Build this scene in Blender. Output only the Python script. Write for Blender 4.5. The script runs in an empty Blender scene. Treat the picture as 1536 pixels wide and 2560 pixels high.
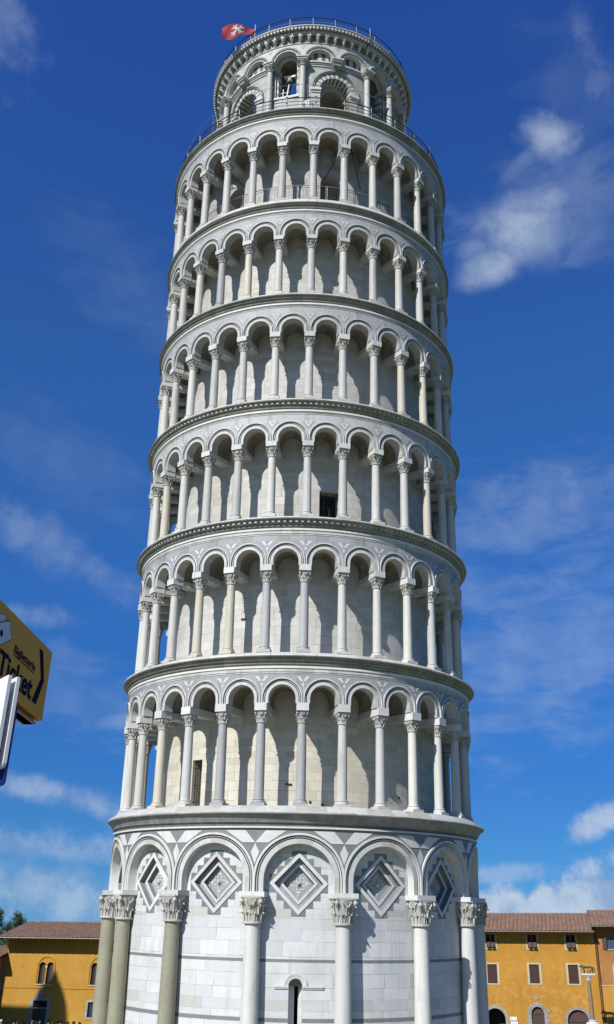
import bpy, math, random
from mathutils import Vector, Matrix
random.seed(7)
PI = math.pi; R_ = math.radians
sc = bpy.context.scene
COL = sc.collection

# ------------------------------------------------------------------ camera
cam = bpy.data.objects.new('camera', bpy.data.cameras.new('camera')); COL.objects.link(cam)
FW = Vector((0.00152, 0.88666, 0.46242)); RT = Vector((0.99962, -0.01406, 0.02368)); UP = Vector((-0.0275, -0.46221, 0.88634))
M = Matrix((RT, UP, -FW)).transposed().to_4x4(); M.translation = (0, -45.724, 1.7)
cam.matrix_world = M
cam.data.sensor_fit = 'VERTICAL'; cam.data.sensor_height = 36; cam.data.lens = 2471.855/2560*36
cam.data.clip_end = 6000; cam.data.clip_start = 0.1
sc.camera = cam
sc.view_settings.view_transform = 'Standard'; sc.view_settings.look = 'None'
sc.view_settings.gamma = 1; sc.view_settings.exposure = 0.385

# ------------------------------------------------------------------ tower frame (the lean)
LX, LY = R_(-0.3029), R_(-5.8365)
AX = Vector((math.sin(LX), math.sin(LY), 1)).normalized()
EX = Vector((0, 1, 0)).cross(AX).normalized(); EY = AX.cross(EX)
TM = Matrix((EX, EY, AX)).transposed().to_4x4()

# ------------------------------------------------------------------ sun + sky
saz, sel = R_(-35.5), R_(40.6)
sl = Vector((math.sin(saz)*math.cos(sel), -math.cos(saz)*math.cos(sel), math.sin(sel)))
SUN = (TM.to_3x3() @ sl).normalized()
sd = bpy.data.lights.new('sun', 'SUN'); sd.energy = 5.0; sd.angle = R_(0.53); sd.color = (1.0, 0.98, 0.945)
so = bpy.data.objects.new('sun', sd); COL.objects.link(so); so.rotation_euler = SUN.to_track_quat('Z', 'Y').to_euler()
SEL = math.asin(SUN.z); SAZ = math.atan2(SUN.x, SUN.y)

w = bpy.data.worlds.new('World'); sc.world = w; w.use_nodes = True
NT = w.node_tree; NT.nodes.clear()

class G:
    """tiny node graph helper"""
    def __init__(s, nt): s.nt = nt
    def n(s, t, **kw):
        nd = s.nt.nodes.new(t)
        for k, v in kw.items():
            if k.startswith('i_'):
                key = k[2:]; key = int(key) if key.isdigit() else key.replace('_', ' ')
                s.put(nd, key, v)
            else: setattr(nd, k, v)
        return nd
    def put(s, nd, key, v):
        sock = nd.inputs[key]
        if isinstance(v, bpy.types.NodeSocket): s.nt.links.new(v, sock)
        else: sock.default_value = v
    def math(s, op, a, b=0.0, clamp=False):
        nd = s.nt.nodes.new('ShaderNodeMath'); nd.operation = op; nd.use_clamp = clamp
        s.put(nd, 0, a); s.put(nd, 1, b); return nd.outputs[0]
    def mix(s, f, a, b, mode='MIX'):
        nd = s.nt.nodes.new('ShaderNodeMix'); nd.data_type = 'RGBA'; nd.blend_type = mode
        s.put(nd, 0, f); s.put(nd, 6, a); s.put(nd, 7, b); return nd.outputs[2]
    def vm(s, op, a, b=(0, 0, 0), out=0):
        nd = s.nt.nodes.new('ShaderNodeVectorMath'); nd.operation = op
        s.put(nd, 0, a); s.put(nd, 1, b); return nd.outputs[out]
    def noise(s, vec, scale, detail=4, rough=0.55, dist=0.0):
        nd = s.nt.nodes.new('ShaderNodeTexNoise'); s.put(nd, 'Vector', vec)
        s.put(nd, 'Scale', scale); s.put(nd, 'Detail', detail); s.put(nd, 'Roughness', rough); s.put(nd, 'Distortion', dist)
        return nd.outputs[0]
    def ramp(s, f, lo, hi, a=0.0, b=1.0):
        nd = s.nt.nodes.new('ShaderNodeMapRange'); nd.interpolation_type = 'SMOOTHSTEP'
        s.put(nd, 0, f); s.put(nd, 1, lo); s.put(nd, 2, hi); s.put(nd, 3, a); s.put(nd, 4, b); return nd.outputs[0]

g = G(NT)
sky = g.n('ShaderNodeTexSky'); sky.sky_type = 'NISHITA'; sky.sun_disc = False
sky.sun_elevation = SEL; sky.sun_rotation = SAZ
sky.air_density = 1.0; sky.dust_density = 0.15; sky.ozone_density = 3.0; sky.altitude = 0
tc = g.n('ShaderNodeTexCoord').outputs['Generated']
skv = g.n('ShaderNodeSeparateXYZ', i_0=tc).outputs[2]
tint = g.mix(g.ramp(skv, .92, .0), (.50, 1.02, 1.62, 1), (.28, .90, 1.42, 1))
skc = g.mix(1.0, sky.outputs[0], tint, 'MULTIPLY')
cr = g.n('ShaderNodeValToRGB', i_0=skv); el_ = cr.color_ramp.elements
stops = [(0.0, (.50, .50, .54)), (.14, (.54, .56, .61)), (.215, (.50, .53, .65)), (.38, (.70, .71, .83)), (.57, (.80, .81, .90)), (.82, (.62, .69, .97))]
el_[0].position, el_[0].color = stops[0][0], (*stops[0][1], 1); el_[1].position, el_[1].color = stops[-1][0], (*stops[-1][1], 1)
for p_, c_ in stops[1:-1]: e_ = el_.new(p_); e_.color = (*c_, 1)
skc = g.mix(1.0, skc, cr.outputs[0], 'MULTIPLY')
def ray(x, y):
    return (FW*2471.855 + RT*(x-768) - UP*(y-1280)).normalized()
# clouds: each a soft patch of the sky round a compass direction and height
nz = g.noise(tc, 26, 7, 0.62); nz2 = g.noise(tc, 8, 5, 0.6)
st = g.vm('MULTIPLY', tc, (3.0, 1.0, 9.0)); nz3 = g.noise(st, 5, 6, 0.6, 0.4)
nzc = g.math('ADD', g.math('MULTIPLY', g.noise(tc, 15, 3, .5), .62), g.math('MULTIPLY', g.noise(tc, 55, 5, .6), .38))
tot = None
def blob(dx, dy, wx, wy, rot, dens, k=2.2, soft=0.75, src=None, thr=0.0):
    global tot
    d = ray(dx, dy); right = d.cross(Vector((0, 0, 1))).normalized(); upv = right.cross(d)
    c, s_ = math.cos(R_(rot)), math.sin(R_(rot))
    e1 = right*c + upv*s_; e2 = upv*c - right*s_
    a = g.math('DIVIDE', g.vm('DOT_PRODUCT', tc, tuple(e1), out=1), wx)
    b = g.math('DIVIDE', g.vm('DOT_PRODUCT', tc, tuple(e2), out=1), wy)
    r = g.math('SQRT', g.math('ADD', g.math('MULTIPLY', a, a), g.math('MULTIPLY', b, b)))
    facing = g.math('GREATER_THAN', g.vm('DOT_PRODUCT', tc, tuple(d), out=1), 0.3)
    v = g.math('ADD', g.math('SUBTRACT', 1.0, r), g.math('MULTIPLY', g.math('SUBTRACT', src or nz, 0.5), k))
    v = g.math('MULTIPLY', g.math('MULTIPLY', g.ramp(v, thr, thr+soft), dens), facing)
    tot = v if tot is None else g.math('MAXIMUM', tot, v)
blob(1320, 580, .062, .042, -8, .68, 1.1, .9, nzc)
blob(1335, 505, .050, .026, 0, .50, 1.2, .9, nzc)
blob(1230, 665, .044, .026, 8, .58, 1.2, .85, nzc)
blob(1190, 625, .026, .016, 8, .30, 1.2, .8, nzc)
blob(1385, 345, .038, .032, -38, .56, 1.6, .85, nzc)
blob(1310, 405, .036, .012, 35, .22, 1.2, .8, nzc)
blob(1480, 180, .018, .080, 10, .13, 2.6, 1.0)
blob(1440, 300, .060, .110, 10, .06, 2.2, .9, nz3)
blob(1420, 520, .120, .070, 0, .18, 2.2, .9, nz3)
blob(1492, 2052, .036, .016, 28, .72, 1.5, .7)
blob(1255, 2285, .040, .026, 0, .85, 1.8, .5)
blob(1310, 2300, .040, .020, 0, .85, 1.8, .5)
blob(1420, 2290, .070, .036, 6, .85, 1.8, .5)
blob(1530, 2240, .060, .040, 6, .75, 1.6, .6)
blob(1270, 2185, .060, .012, 3, .38, 1.2, .8)
blob(20, 80, .034, .055, 20, .18, 2.2, 1.0)
blob(60, 1965, .150, .016, -8, .46, 1.3, 1.0)
blob(230, 2010, .100, .015, -15, .46, 1.3, 1.0)
blob(90, 2120, .170, .022, -4, .40, 2.2, .95)
blob(130, 2230, .220, .040, -4, .52, 1.4, 1.0)
blob(95, 1540, .050, .016, 0, .22, 1.6, .95)
blob(290, 1800, .045, .012, 10, .25, 1.6, .95)
blob(160, 1385, .160, .022, -22, .20, 1.6, 1.0)
blob(60, 1330, .110, .034, -22, .20, 1.6, 1.0)
blob(1330, 1650, .200, .110, 15, .22, 2.2, .95, nz3)
blob(1350, 1280, .200, .060, 12, .20, 2.2, .95, nz3)
blob(60, 1700, .20, .05, -10, .14, 2.4, 1.0, nz3)
blob(150, 1150, .16, .06, -20, .07, 2.0, 1.0, nz3)
blob(330, 720, .120, .060, -35, .07, 1.6, 1.0, nz3)
sep = g.n('ShaderNodeSeparateXYZ', i_0=tc)
haze = g.ramp(sep.outputs[2], 0.30, -0.02, 0.0, 0.30)
cl = g.mix(g.ramp(nz, .35, .65), (3.2, 4.2, 5.9, 1), (5.6, 6.5, 7.8, 1))
col = g.mix(haze, skc, (1.7, 3.6, 6.6, 1))
col = g.mix(tot, col, cl)
bg = g.n('ShaderNodeBackground', i_Color=col, i_Strength=0.0765)
out = g.n('ShaderNodeOutputWorld'); NT.links.new(bg.outputs[0], out.inputs[0])

# ------------------------------------------------------------------ materials
def mat(name):
    m = bpy.data.materials.new(name); m.use_nodes = True; nt = m.node_tree; nt.nodes.clear()
    g = G(nt); b = g.n('ShaderNodeBsdfPrincipled'); o = g.n('ShaderNodeOutputMaterial'); nt.links.new(b.outputs[0], o.inputs[0])
    return m, g, b
def rgba(c): return (c[0]*.85, c[1]*.85, c[2]*.85, 1)
def simple(name, c, rough=.6, metal=0.0, var=.12, scale=3.0, bump=0.0, spec=.5):
    m, g, b = mat(name); co = g.n('ShaderNodeTexCoord').outputs['Object']
    rnd = g.n('ShaderNodeObjectInfo').outputs['Random']
    co = g.vm('ADD', co, g.n('ShaderNodeCombineXYZ', i_0=g.math('MULTIPLY', rnd, 37.0), i_1=g.math('MULTIPLY', rnd, 91.0)).outputs[0])
    n = g.noise(co, scale, 5, .6)
    cc = g.mix(n, rgba([x*(1-var*1.6) for x in c]), rgba([min(1, x*(1+var*1.6)) for x in c]))
    g.put(b, 'Base Color', cc); b.inputs['Roughness'].default_value = rough; b.inputs['Metallic'].default_value = metal
    b.inputs['Specular IOR Level'].default_value = spec
    if bump:
        bn = g.n('ShaderNodeBump', i_Strength=bump, i_Distance=.02, i_Height=g.noise(co, scale*8, 4)); g.put(b, 'Normal', bn.outputs[0])
    return m
def marble(name, c1, c2, stain, bw=.75, rh=.34, blocks=True, sfac=.45, streak=.3, dark=0.0, bump=.35, band=None, mort=.62):
    c1, c2, stain = [tuple(x*k for x, k in zip(c, (.84, .835, .815))) for c in (c1, c2, stain)]
    m, g, b = mat(name)
    uv = g.n('ShaderNodeUVMap').outputs[0]; ob = g.n('ShaderNodeTexCoord').outputs['Object']
    rnd = g.n('ShaderNodeObjectInfo').outputs['Random']
    off = g.n('ShaderNodeCombineXYZ', i_0=g.math('MULTIPLY', rnd, 53.0), i_1=g.math('MULTIPLY', rnd, 17.0), i_2=g.math('MULTIPLY', rnd, 29.0)).outputs[0]
    ob = g.vm('ADD', ob, off)
    big = g.noise(ob, .7, 5, .6); fine = g.noise(ob, 7, 6, .65)
    stv = g.vm('MULTIPLY', ob, (3.5, 3.5, .35)); sk = g.noise(stv, 1.3, 5, .62)
    veins = g.noise(g.vm('MULTIPLY', ob, (1, 1, 2.2)), 2.3, 7, .7, 1.6)
    if blocks:
        sx = g.n('ShaderNodeSeparateXYZ', i_0=uv)
        # uneven rows: warp v a little, shift every row sideways
        v = g.math('ADD', sx.outputs[1], g.math('MULTIPLY', g.math('SINE', g.math('MULTIPLY', sx.outputs[1], 2.1)), .11))
        row = g.math('FLOOR', g.math('DIVIDE', v, rh))
        wn = g.n('ShaderNodeTexWhiteNoise', noise_dimensions='1D'); g.put(wn, 'W', row)
        u = g.math('ADD', sx.outputs[0], g.math('MULTIPLY', wn.outputs[0], 5.0))
        u = g.math('ADD', u, g.math('MULTIPLY', g.math('SINE', g.math('ADD', g.math('MULTIPLY', u, 2.7), g.math('MULTIPLY', row, 1.7))), .16))
        vec = g.n('ShaderNodeCombineXYZ', i_0=u, i_1=v).outputs[0]
        wob = g.vm('ADD', vec, g.vm('MULTIPLY', g.n('ShaderNodeCombineXYZ', i_0=g.math('SUBTRACT', fine, .5), i_1=g.math('SUBTRACT', g.noise(ob, 4, 4), .5)).outputs[0], (.012, .02, 0)))
        br = g.n('ShaderNodeTexBrick', i_Vector=wob, i_Color1=(0, 0, 0, 1), i_Color2=(1, 1, 1, 1), i_Mortar=(.5, .5, .5, 1), i_Scale=1.0)
        br.inputs['Mortar Size'].default_value = .008; br.inputs['Mortar Smooth'].default_value = .3
        br.inputs['Brick Width'].default_value = bw; br.inputs['Row Height'].default_value = rh; br.offset = .5; br.offset_frequency = 2
        tone = br.outputs[0]; mo = br.outputs[1]
        base = g.mix(g.ramp(tone, .2, 1.0), rgba(c1), rgba(c2))
        base = g.mix(g.math('MULTIPLY', g.ramp(tone, .80, .86), .70), base, rgba(stain)); base = g.mix(g.math('MULTIPLY', g.ramp(tone, .22, .14), .35), base, (c1[0]*.70, c1[1]*.73, c1[2]*.78, 1))
    else:
        base = g.mix(g.ramp(big, .3, .7), rgba(c1), rgba(c2)); mo = None
    base = g.mix(g.math('MULTIPLY', g.ramp(veins, .52, .68), .30), base, (c1[0]*.72, c1[1]*.73, c1[2]*.76, 1))
    base = g.mix(g.math('MULTIPLY', g.ramp(big, .48, .72), sfac), base, rgba(stain))
    base = g.mix(g.math('MULTIPLY', g.ramp(sk, .50, .75), streak), base, (stain[0]*.55, stain[1]*.56, stain[2]*.56, 1))
    base = g.mix(g.math('MULTIPLY', g.ramp(fine, .45, .75), .22), base, (c1[0]*.62, c1[1]*.62, c1[2]*.62, 1))
    if dark: base = g.mix(g.math('MULTIPLY', g.ramp(g.noise(ob, 1.7, 6, .7), .38, .62), dark), base, (.10, .098, .088, 1))
    vary = g.math('ADD', .86, g.math('MULTIPLY', rnd, .24))
    base = g.mix(1.0, base, g.n('ShaderNodeCombineColor', i_0=vary, i_1=vary, i_2=g.math('SUBTRACT', vary, g.math('MULTIPLY', g.ramp(rnd, .6, 1.0), .05))).outputs[0], 'MULTIPLY')
    if band:
        sy = g.n('ShaderNodeSeparateXYZ', i_0=uv).outputs[1]
        bz = g.math('GREATER_THAN', g.math('FRACT', g.math('DIVIDE', sy, band[0])), .5)
        base = g.mix(g.math('MULTIPLY', bz, band[1]), base, (.22, .235, .25, 1))
    h = g.math('ADD', fine, g.math('MULTIPLY', veins, .5))
    if mo is not None:
        wk = g.math('MULTIPLY', mo, g.ramp(g.noise(ob, 1.9, 3), .34, .62, .08, mort))
        base = g.mix(wk, base, (.13, .12, .10, 1)); h = g.math('SUBTRACT', h, g.math('MULTIPLY', mo, 1.6))
        h = g.math('ADD', h, g.math('MULTIPLY', tone, .5))
    bn = g.n('ShaderNodeBump', i_Strength=bump, i_Distance=.015, i_Height=h)
    g.put(b, 'Normal', bn.outputs[0]); g.put(b, 'Base Color', base)
    b.inputs['Roughness'].default_value = .62; b.inputs['Specular IOR Level'].default_value = .35
    return m

W1 = (.69, .695, .685); W2 = (.77, .77, .745)
M_ground = marble('white_grey_ashlar', (.68, .69, .69), (.78, .785, .775), (.50, .49, .44), 1.3, .42, sfac=.42, streak=.34)
M_wall = [marble('cream_ashlar', (.60, .56, .49), (.68, .65, .58), (.47, .39, .28), .62, .30, sfac=.55, streak=.30),
          marble('pale_ashlar', (.58, .56, .52), (.66, .64, .60), (.42, .38, .31), .58, .28, sfac=.40, streak=.35)]
M_mw = marble('white_marble', W1, W2, (.52, .49, .42), blocks=False, sfac=.35, streak=.35)
M_arch = marble('arch_marble', (.62, .62, .60), (.71, .70, .67), (.47, .44, .37), .42, .9, blocks=True, sfac=.4, streak=.5, mort=.35)
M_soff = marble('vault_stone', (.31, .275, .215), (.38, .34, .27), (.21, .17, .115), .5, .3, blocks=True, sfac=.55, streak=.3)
M_grey = marble('grey_marble', (.205, .22, .222), (.27, .283, .287), (.18, .185, .18), blocks=False, sfac=.3, streak=.2)
M_pale = marble('pale_marble', (.50, .51, .52), (.58, .58, .58), (.42, .41, .38), blocks=False, sfac=.3, streak=.45)
M_greyl = marble('pale_grey_marble', (.39, .40, .415), (.48, .485, .49), (.30, .295, .28), .7, .5, blocks=True, sfac=.35, streak=.6, mort=.35)
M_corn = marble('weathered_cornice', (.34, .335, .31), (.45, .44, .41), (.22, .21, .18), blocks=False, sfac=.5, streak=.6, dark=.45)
M_cornd = marble('dark_cornice', (.16, .157, .145), (.25, .245, .225), (.12, .115, .10), blocks=False, sfac=.5, streak=.6, dark=.5)
M_lip = marble('cornice_lip', (.60, .60, .57), (.70, .69, .65), (.40, .37, .30), .9, .6, sfac=.5, streak=.5, dark=.12)
M_shW = marble('white_shaft', (.64, .64, .62), (.72, .715, .68), (.52, .48, .40), blocks=False, sfac=.35, streak=.55)
M_shY = marble('yellowed_shaft', (.62, .57, .47), (.68, .64, .54), (.52, .40, .25), blocks=False, sfac=.5, streak=.5)
M_shG = marble('grey_shaft', (.44, .445, .455), (.51, .51, .51), (.40, .39, .37), blocks=False, sfac=.3, streak=.3)
M_gran = marble('granite_shaft', (.30, .285, .205), (.36, .345, .26), (.20, .19, .15), blocks=False, sfac=.4, streak=.35, bump=.5)
M_cap = marble('carved_capital', (.56, .555, .52), (.66, .65, .60), (.42, .38, .30), blocks=False, sfac=.5, streak=.5, dark=.12)
M_bel = marble('banded_belfry_stone', (.47, .47, .46), (.54, .54, .525), (.34, .33, .30), .6, .28, sfac=.4, streak=.35, band=(.56, .42))
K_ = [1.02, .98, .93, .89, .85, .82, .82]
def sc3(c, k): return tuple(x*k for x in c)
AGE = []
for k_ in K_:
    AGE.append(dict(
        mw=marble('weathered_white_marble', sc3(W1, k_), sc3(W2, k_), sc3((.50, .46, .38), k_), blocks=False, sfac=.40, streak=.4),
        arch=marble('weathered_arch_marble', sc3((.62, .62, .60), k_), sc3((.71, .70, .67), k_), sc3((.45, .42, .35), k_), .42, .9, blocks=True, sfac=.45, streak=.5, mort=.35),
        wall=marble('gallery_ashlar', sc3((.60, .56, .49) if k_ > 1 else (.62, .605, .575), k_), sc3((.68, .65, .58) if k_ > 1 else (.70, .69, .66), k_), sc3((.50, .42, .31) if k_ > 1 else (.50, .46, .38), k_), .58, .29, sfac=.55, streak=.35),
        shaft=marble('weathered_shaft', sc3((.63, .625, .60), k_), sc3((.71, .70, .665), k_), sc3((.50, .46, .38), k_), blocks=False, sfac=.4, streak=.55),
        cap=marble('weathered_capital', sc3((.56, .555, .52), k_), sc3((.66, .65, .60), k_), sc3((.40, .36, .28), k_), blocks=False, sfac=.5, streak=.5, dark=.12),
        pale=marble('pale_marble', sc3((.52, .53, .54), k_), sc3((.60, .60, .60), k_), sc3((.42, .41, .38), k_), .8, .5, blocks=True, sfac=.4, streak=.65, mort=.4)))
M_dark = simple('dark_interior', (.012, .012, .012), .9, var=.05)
M_iron = simple('iron_bars', (.03, .03, .032), .5, .6)
M_rail = simple('dark_rail', (.045, .042, .04), .45, .5)
M_steel = simple('steel_rail', (.42, .43, .44), .35, .8, var=.05)
M_bronze = simple('green_bronze', (.22, .30, .25), .45, .5)

# ------------------------------------------------------------------ mesh helpers
class MB:
    def __init__(s): s.v = []; s.f = []; s.m = []; s.uv = []; s.mats = []
    def mi(s, m):
        if m not in s.mats: s.mats.append(m)
        return s.mats.index(m)
    def face(s, pts, m, uvs=None):
        i = len(s.v); s.v += [tuple(p) for p in pts]; s.f.append(tuple(range(i, i+len(pts)))); s.m.append(s.mi(m))
        s.uv += list(uvs) if uvs else [(p[0], p[2]) for p in pts]
    def build(s, name, parent=None, smooth=35, **props):
        me = bpy.data.meshes.new(name); me.from_pydata(s.v, [], s.f)
        for m in s.mats: me.materials.append(m)
        me.polygons.foreach_set('material_index', s.m)
        ul = me.uv_layers.new(name='uv'); flat = [c for p in s.uv for c in p]; ul.data.foreach_set('uv', flat)
        me.update()
        if smooth:
            import bmesh
            bm = bmesh.new(); bm.from_mesh(me); bmesh.ops.remove_doubles(bm, verts=bm.verts, dist=.0004); bmesh.ops.recalc_face_normals(bm, faces=bm.faces); bm.to_mesh(me); bm.free()
            me.shade_smooth() if hasattr(me, 'shade_smooth') else None
            me.set_sharp_from_angle(angle=R_(smooth))
        o = bpy.data.objects.new(name, me); COL.objects.link(o)
        if parent is not None: o.parent = parent
        for k, v in props.items(): o[k] = v
        return o
    def lathe(s, prof, m, n=240, t0=0, t1=2*PI, c=(0, 0, 0), mats=None, flip=False):
        """prof: (r, z) from bottom to top seen from outside"""
        acc = 0; vs = [0]
        for a, b in zip(prof, prof[1:]): acc += math.hypot(b[0]-a[0], b[1]-a[1]); vs.append(acc)
        for i in range(n):
            a, b = t0+(t1-t0)*i/n, t0+(t1-t0)*(i+1)/n
            for j in range(len(prof)-1):
                (r1, z1), (r2, z2) = prof[j], prof[j+1]; rr = max(r1, r2)
                p = [(c[0]+r1*math.sin(a), c[1]-r1*math.cos(a), c[2]+z1), (c[0]+r1*math.sin(b), c[1]-r1*math.cos(b), c[2]+z1),
                     (c[0]+r2*math.sin(b), c[1]-r2*math.cos(b), c[2]+z2), (c[0]+r2*math.sin(a), c[1]-r2*math.cos(a), c[2]+z2)]
                u = [(a*rr, z1+vs[j]*.01), (b*rr, z1+vs[j]*.01), (b*rr, z2+vs[j]*.01), (a*rr, z2+vs[j]*.01)]
                if r1 < 1e-6: p = p[1:]; u = u[1:]
                elif r2 < 1e-6: p = p[:3]; u = u[:3]
                if flip: p.reverse(); u.reverse()
                s.face(p, mats[j] if mats else m, u)
    def box(s, c, d, m, rot=None):
        x, y, z = d[0]/2, d[1]/2, d[2]/2
        P = [Vector((i*x, j*y, k*z)) for i in (-1, 1) for j in (-1, 1) for k in (-1, 1)]
        if rot is not None: P = [rot @ p for p in P]
        P = [p+Vector(c) for p in P]
        for f in ((0, 1, 3, 2), (4, 6, 7, 5), (0, 4, 5, 1), (2, 3, 7, 6), (0, 2, 6, 4), (1, 5, 7, 3)):
            q = [P[i] for i in f]; n = (q[1]-q[0]).cross(q[2]-q[0])
            ax = max(range(3), key=lambda i: abs(n[i])); ij = [i for i in range(3) if i != ax]
            s.face(q, m, [(p[ij[0]], p[ij[1]]) for p in q])
    def tube(s, pts, r, m, n=6, cap=True):
        pts = [Vector(p) for p in pts]; rs = r if isinstance(r, (list, tuple)) else [r]*len(pts); rings = []
        for i, p in enumerate(pts):
            d = (pts[min(i+1, len(pts)-1)]-pts[max(i-1, 0)]).normalized()
            a = d.orthogonal().normalized() if i == 0 else (rings[-1][1]-d*rings[-1][1].dot(d)).normalized()
            b = d.cross(a); rings.append(([p+(a*math.cos(2*PI*k/n)+b*math.sin(2*PI*k/n))*rs[i] for k in range(n)], a))
        for i in range(len(rings)-1):
            A, B = rings[i][0], rings[i+1][0]
            for k in range(n):
                kk = (k+1) % n; s.face([A[k], A[kk], B[kk], B[k]], m)
        if cap: s.face(list(reversed(rings[0][0])), m); s.face(rings[-1][0], m)
    def sphere(s, c, r, m, n=8, sz=1.0):
        c = Vector(c)
        for i in range(n//2):
            a, b = PI*i/(n//2), PI*(i+1)/(n//2)
            for j in range(n):
                t, u = 2*PI*j/n, 2*PI*(j+1)/n
                P = lambda x, y: c+Vector((r*math.sin(x)*math.cos(y), r*math.sin(x)*math.sin(y), r*sz*math.cos(x)))
                q = [P(a, t), P(b, t), P(b, u), P(a, u)]
                if i == 0: q = [q[0], q[1], q[2]]
                elif i == n//2-1: q = [q[0], q[1], q[3]]
                s.face(q, m)

def cyl(R, phi=0.0):      # unrolled (u metres, z, d outward) -> tower-local; u=0 at angle phi (degrees)
    p0 = R_(phi)
    def f(u, z, d=0.0):
        t = p0+u/R; r = R+d; return (r*math.sin(t), -r*math.cos(t), z)
    return f
def flat(u, z, d=0.0): return (u, -d, z)

def quad(mb, mp, p, m, n=1, d=0.0, k=1):
    """bilinear patch through 4 (u,z) points, n x k pieces"""
    L = lambda a, b, t: (a[0]+(b[0]-a[0])*t, a[1]+(b[1]-a[1])*t)
    for i in range(n):
        for j in range(k):
            q = []
            for (s, t) in ((i/n, j/k), ((i+1)/n, j/k), ((i+1)/n, (j+1)/k), (i/n, (j+1)/k)):
                q.append(L(L(p[0], p[1], s), L(p[3], p[2], s), t))
            if abs(q[0][0]-q[3][0])+abs(q[0][1]-q[3][1]) < 1e-6: q = q[:3]
            elif abs(q[1][0]-q[2][0])+abs(q[1][1]-q[2][1]) < 1e-6: q = [q[0], q[1], q[3]]
            mb.face([mp(a, b, d) for a, b in q], m, q)

def archpts(r, s, stilt, n, hb=None):
    P = [(-r, s)] + ([(-r, s+stilt)] if stilt > 0 else [])
    P += [(-r*math.cos(PI*i/n), s+stilt+r*math.sin(PI*i/n)) for i in range(1 if stilt > 0 else 1, n)]
    P += ([(r, s+stilt)] if stilt > 0 else []) + [(r, s)]
    if hb: P = [(max(-hb, min(hb, x)), z) for x, z in P]
    return P
def arch_ring(mb, mp, cu, s, stilt, prof, m, n=20, hb=None, mats=None, alt=None):
    """prof = [(radius, depth)...] intrados -> extrados"""
    cur = [[(cu+x, z) for x, z in archpts(r, s, stilt, n, hb)] for r, d in prof]
    for j in range(len(prof)-1):
        A, B = cur[j], cur[j+1]; da, db = prof[j][1], prof[j+1][1]; L = 0
        for i in range(len(A)-1):
            seg = math.hypot(A[i+1][0]-A[i][0], A[i+1][1]-A[i][1])
            mm = mats[j] if mats else m
            if alt and alt[0] == j: mm = alt[1][(i//alt[2]) % 2]
            mb.face([mp(*A[i], da), mp(*B[i], db), mp(*B[i+1], db), mp(*A[i+1], da)], mm,
                    [(L, prof[j][0]), (L, prof[j+1][0]+.01), (L+seg, prof[j+1][0]+.01), (L+seg, prof[j][0])])
            L += seg
    return cur
def spandrel(mb, mp, cu, s, stilt, r, hb, top, d, m, n=20):
    P = archpts(r, s, stilt, n, hb)
    P = [(-hb, s)]*(P[0][0] > -hb+1e-6)+P+[(hb, s)]*(P[-1][0] < hb-1e-6)
    for a, b in zip(P, P[1:]):
        if b[0]-a[0] < 1e-6: continue
        q = [(cu+a[0], a[1]), (cu+b[0], b[1]), (cu+b[0], top), (cu+a[0], top)]
        mb.face([mp(*p, d) for p in q], m, q)
def soffit(mb, mp, cu, s, stilt, r, d0, d1, m, n=20, k=2, alt=None):
    P = archpts(r, s, stilt, n); L = 0
    for i, (a, b) in enumerate(zip(P, P[1:])):
        seg = math.hypot(b[0]-a[0], b[1]-a[1])
        mm = alt[0][(i//alt[1]) % 2] if alt else m
        for j in range(k):
            x, y = d0+(d1-d0)*j/k, d0+(d1-d0)*(j+1)/k
            mb.face([mp(cu+a[0], a[1], x), mp(cu+b[0], b[1], x), mp(cu+b[0], b[1], y), mp(cu+a[0], a[1], y)], mm, [(L, x), (L+seg, x), (L+seg, y), (L, y)])
        L += seg
def wall(mb, mp, u0, u1, z0, z1, step, holes, m, depth, d0=0.0, mrev=None, mback=None, arcn=10):
    """wall sheet with openings. hole = (centre u, half width, sill z, spring z, arched?)"""
    mrev = mrev or m; bp = {round(u0, 5), round(u1, 5)}; n = max(1, int((u1-u0)/step))
    for i in range(n+1): bp.add(round(u0+(u1-u0)*i/n, 5))
    def top(h, u):
        c, hw, zs, sp, ar = h[:5]
        return sp + (math.sqrt(max(0, hw*hw-(u-c)**2))*(ar if ar else 0))
    for h in holes:
        for k in range(arcn+1): bp.add(round(h[0]-h[1]*math.cos(PI*k/arcn), 5))
    bp = sorted(bp); bp = [b for i, b in enumerate(bp) if i == 0 or b-bp[i-1] > 2e-5]
    for a, b in zip(bp, bp[1:]):
        c = (a+b)/2; hs = sorted([h for h in holes if abs(c-h[0]) < h[1]], key=lambda h: h[2]); lo = (z0, z0)
        for h in hs:
            q = [(a, lo[0]), (b, lo[1]), (b, h[2]), (a, h[2])]
            mb.face([mp(*p, d0) for p in q], m, q)
            ta, tb = top(h, a), top(h, b); lo = (ta, tb); dp = h[5] if len(h) > 5 else depth
            for za, zb in ((h[2], h[2]), (ta, tb)):
                mb.face([mp(a, za, d0), mp(b, zb, d0), mp(b, zb, d0-dp), mp(a, za, d0-dp)], mrev, [(a, 0), (b, 0), (b, dp), (a, dp)])
            if mback: mb.face([mp(a, h[2], d0-dp), mp(b, h[2], d0-dp), mp(b, tb, d0-dp), mp(a, ta, d0-dp)], mback, [(a, h[2]), (b, h[2]), (b, tb), (a, ta)])
        q = [(a, lo[0]), (b, lo[1]), (b, z1), (a, z1)]; mb.face([mp(*p, d0) for p in q], m, q)
    for h in holes:
        dp = h[5] if len(h) > 5 else depth
        for sg in (-1, 1):
            u = h[0]+sg*h[1]; mb.face([mp(u, h[2], d0), mp(u, h[3], d0), mp(u, h[3], d0-dp), mp(u, h[2], d0-dp)], mrev, [(0, h[2]), (0, h[3]), (dp, h[3]), (dp, h[2])])

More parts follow.
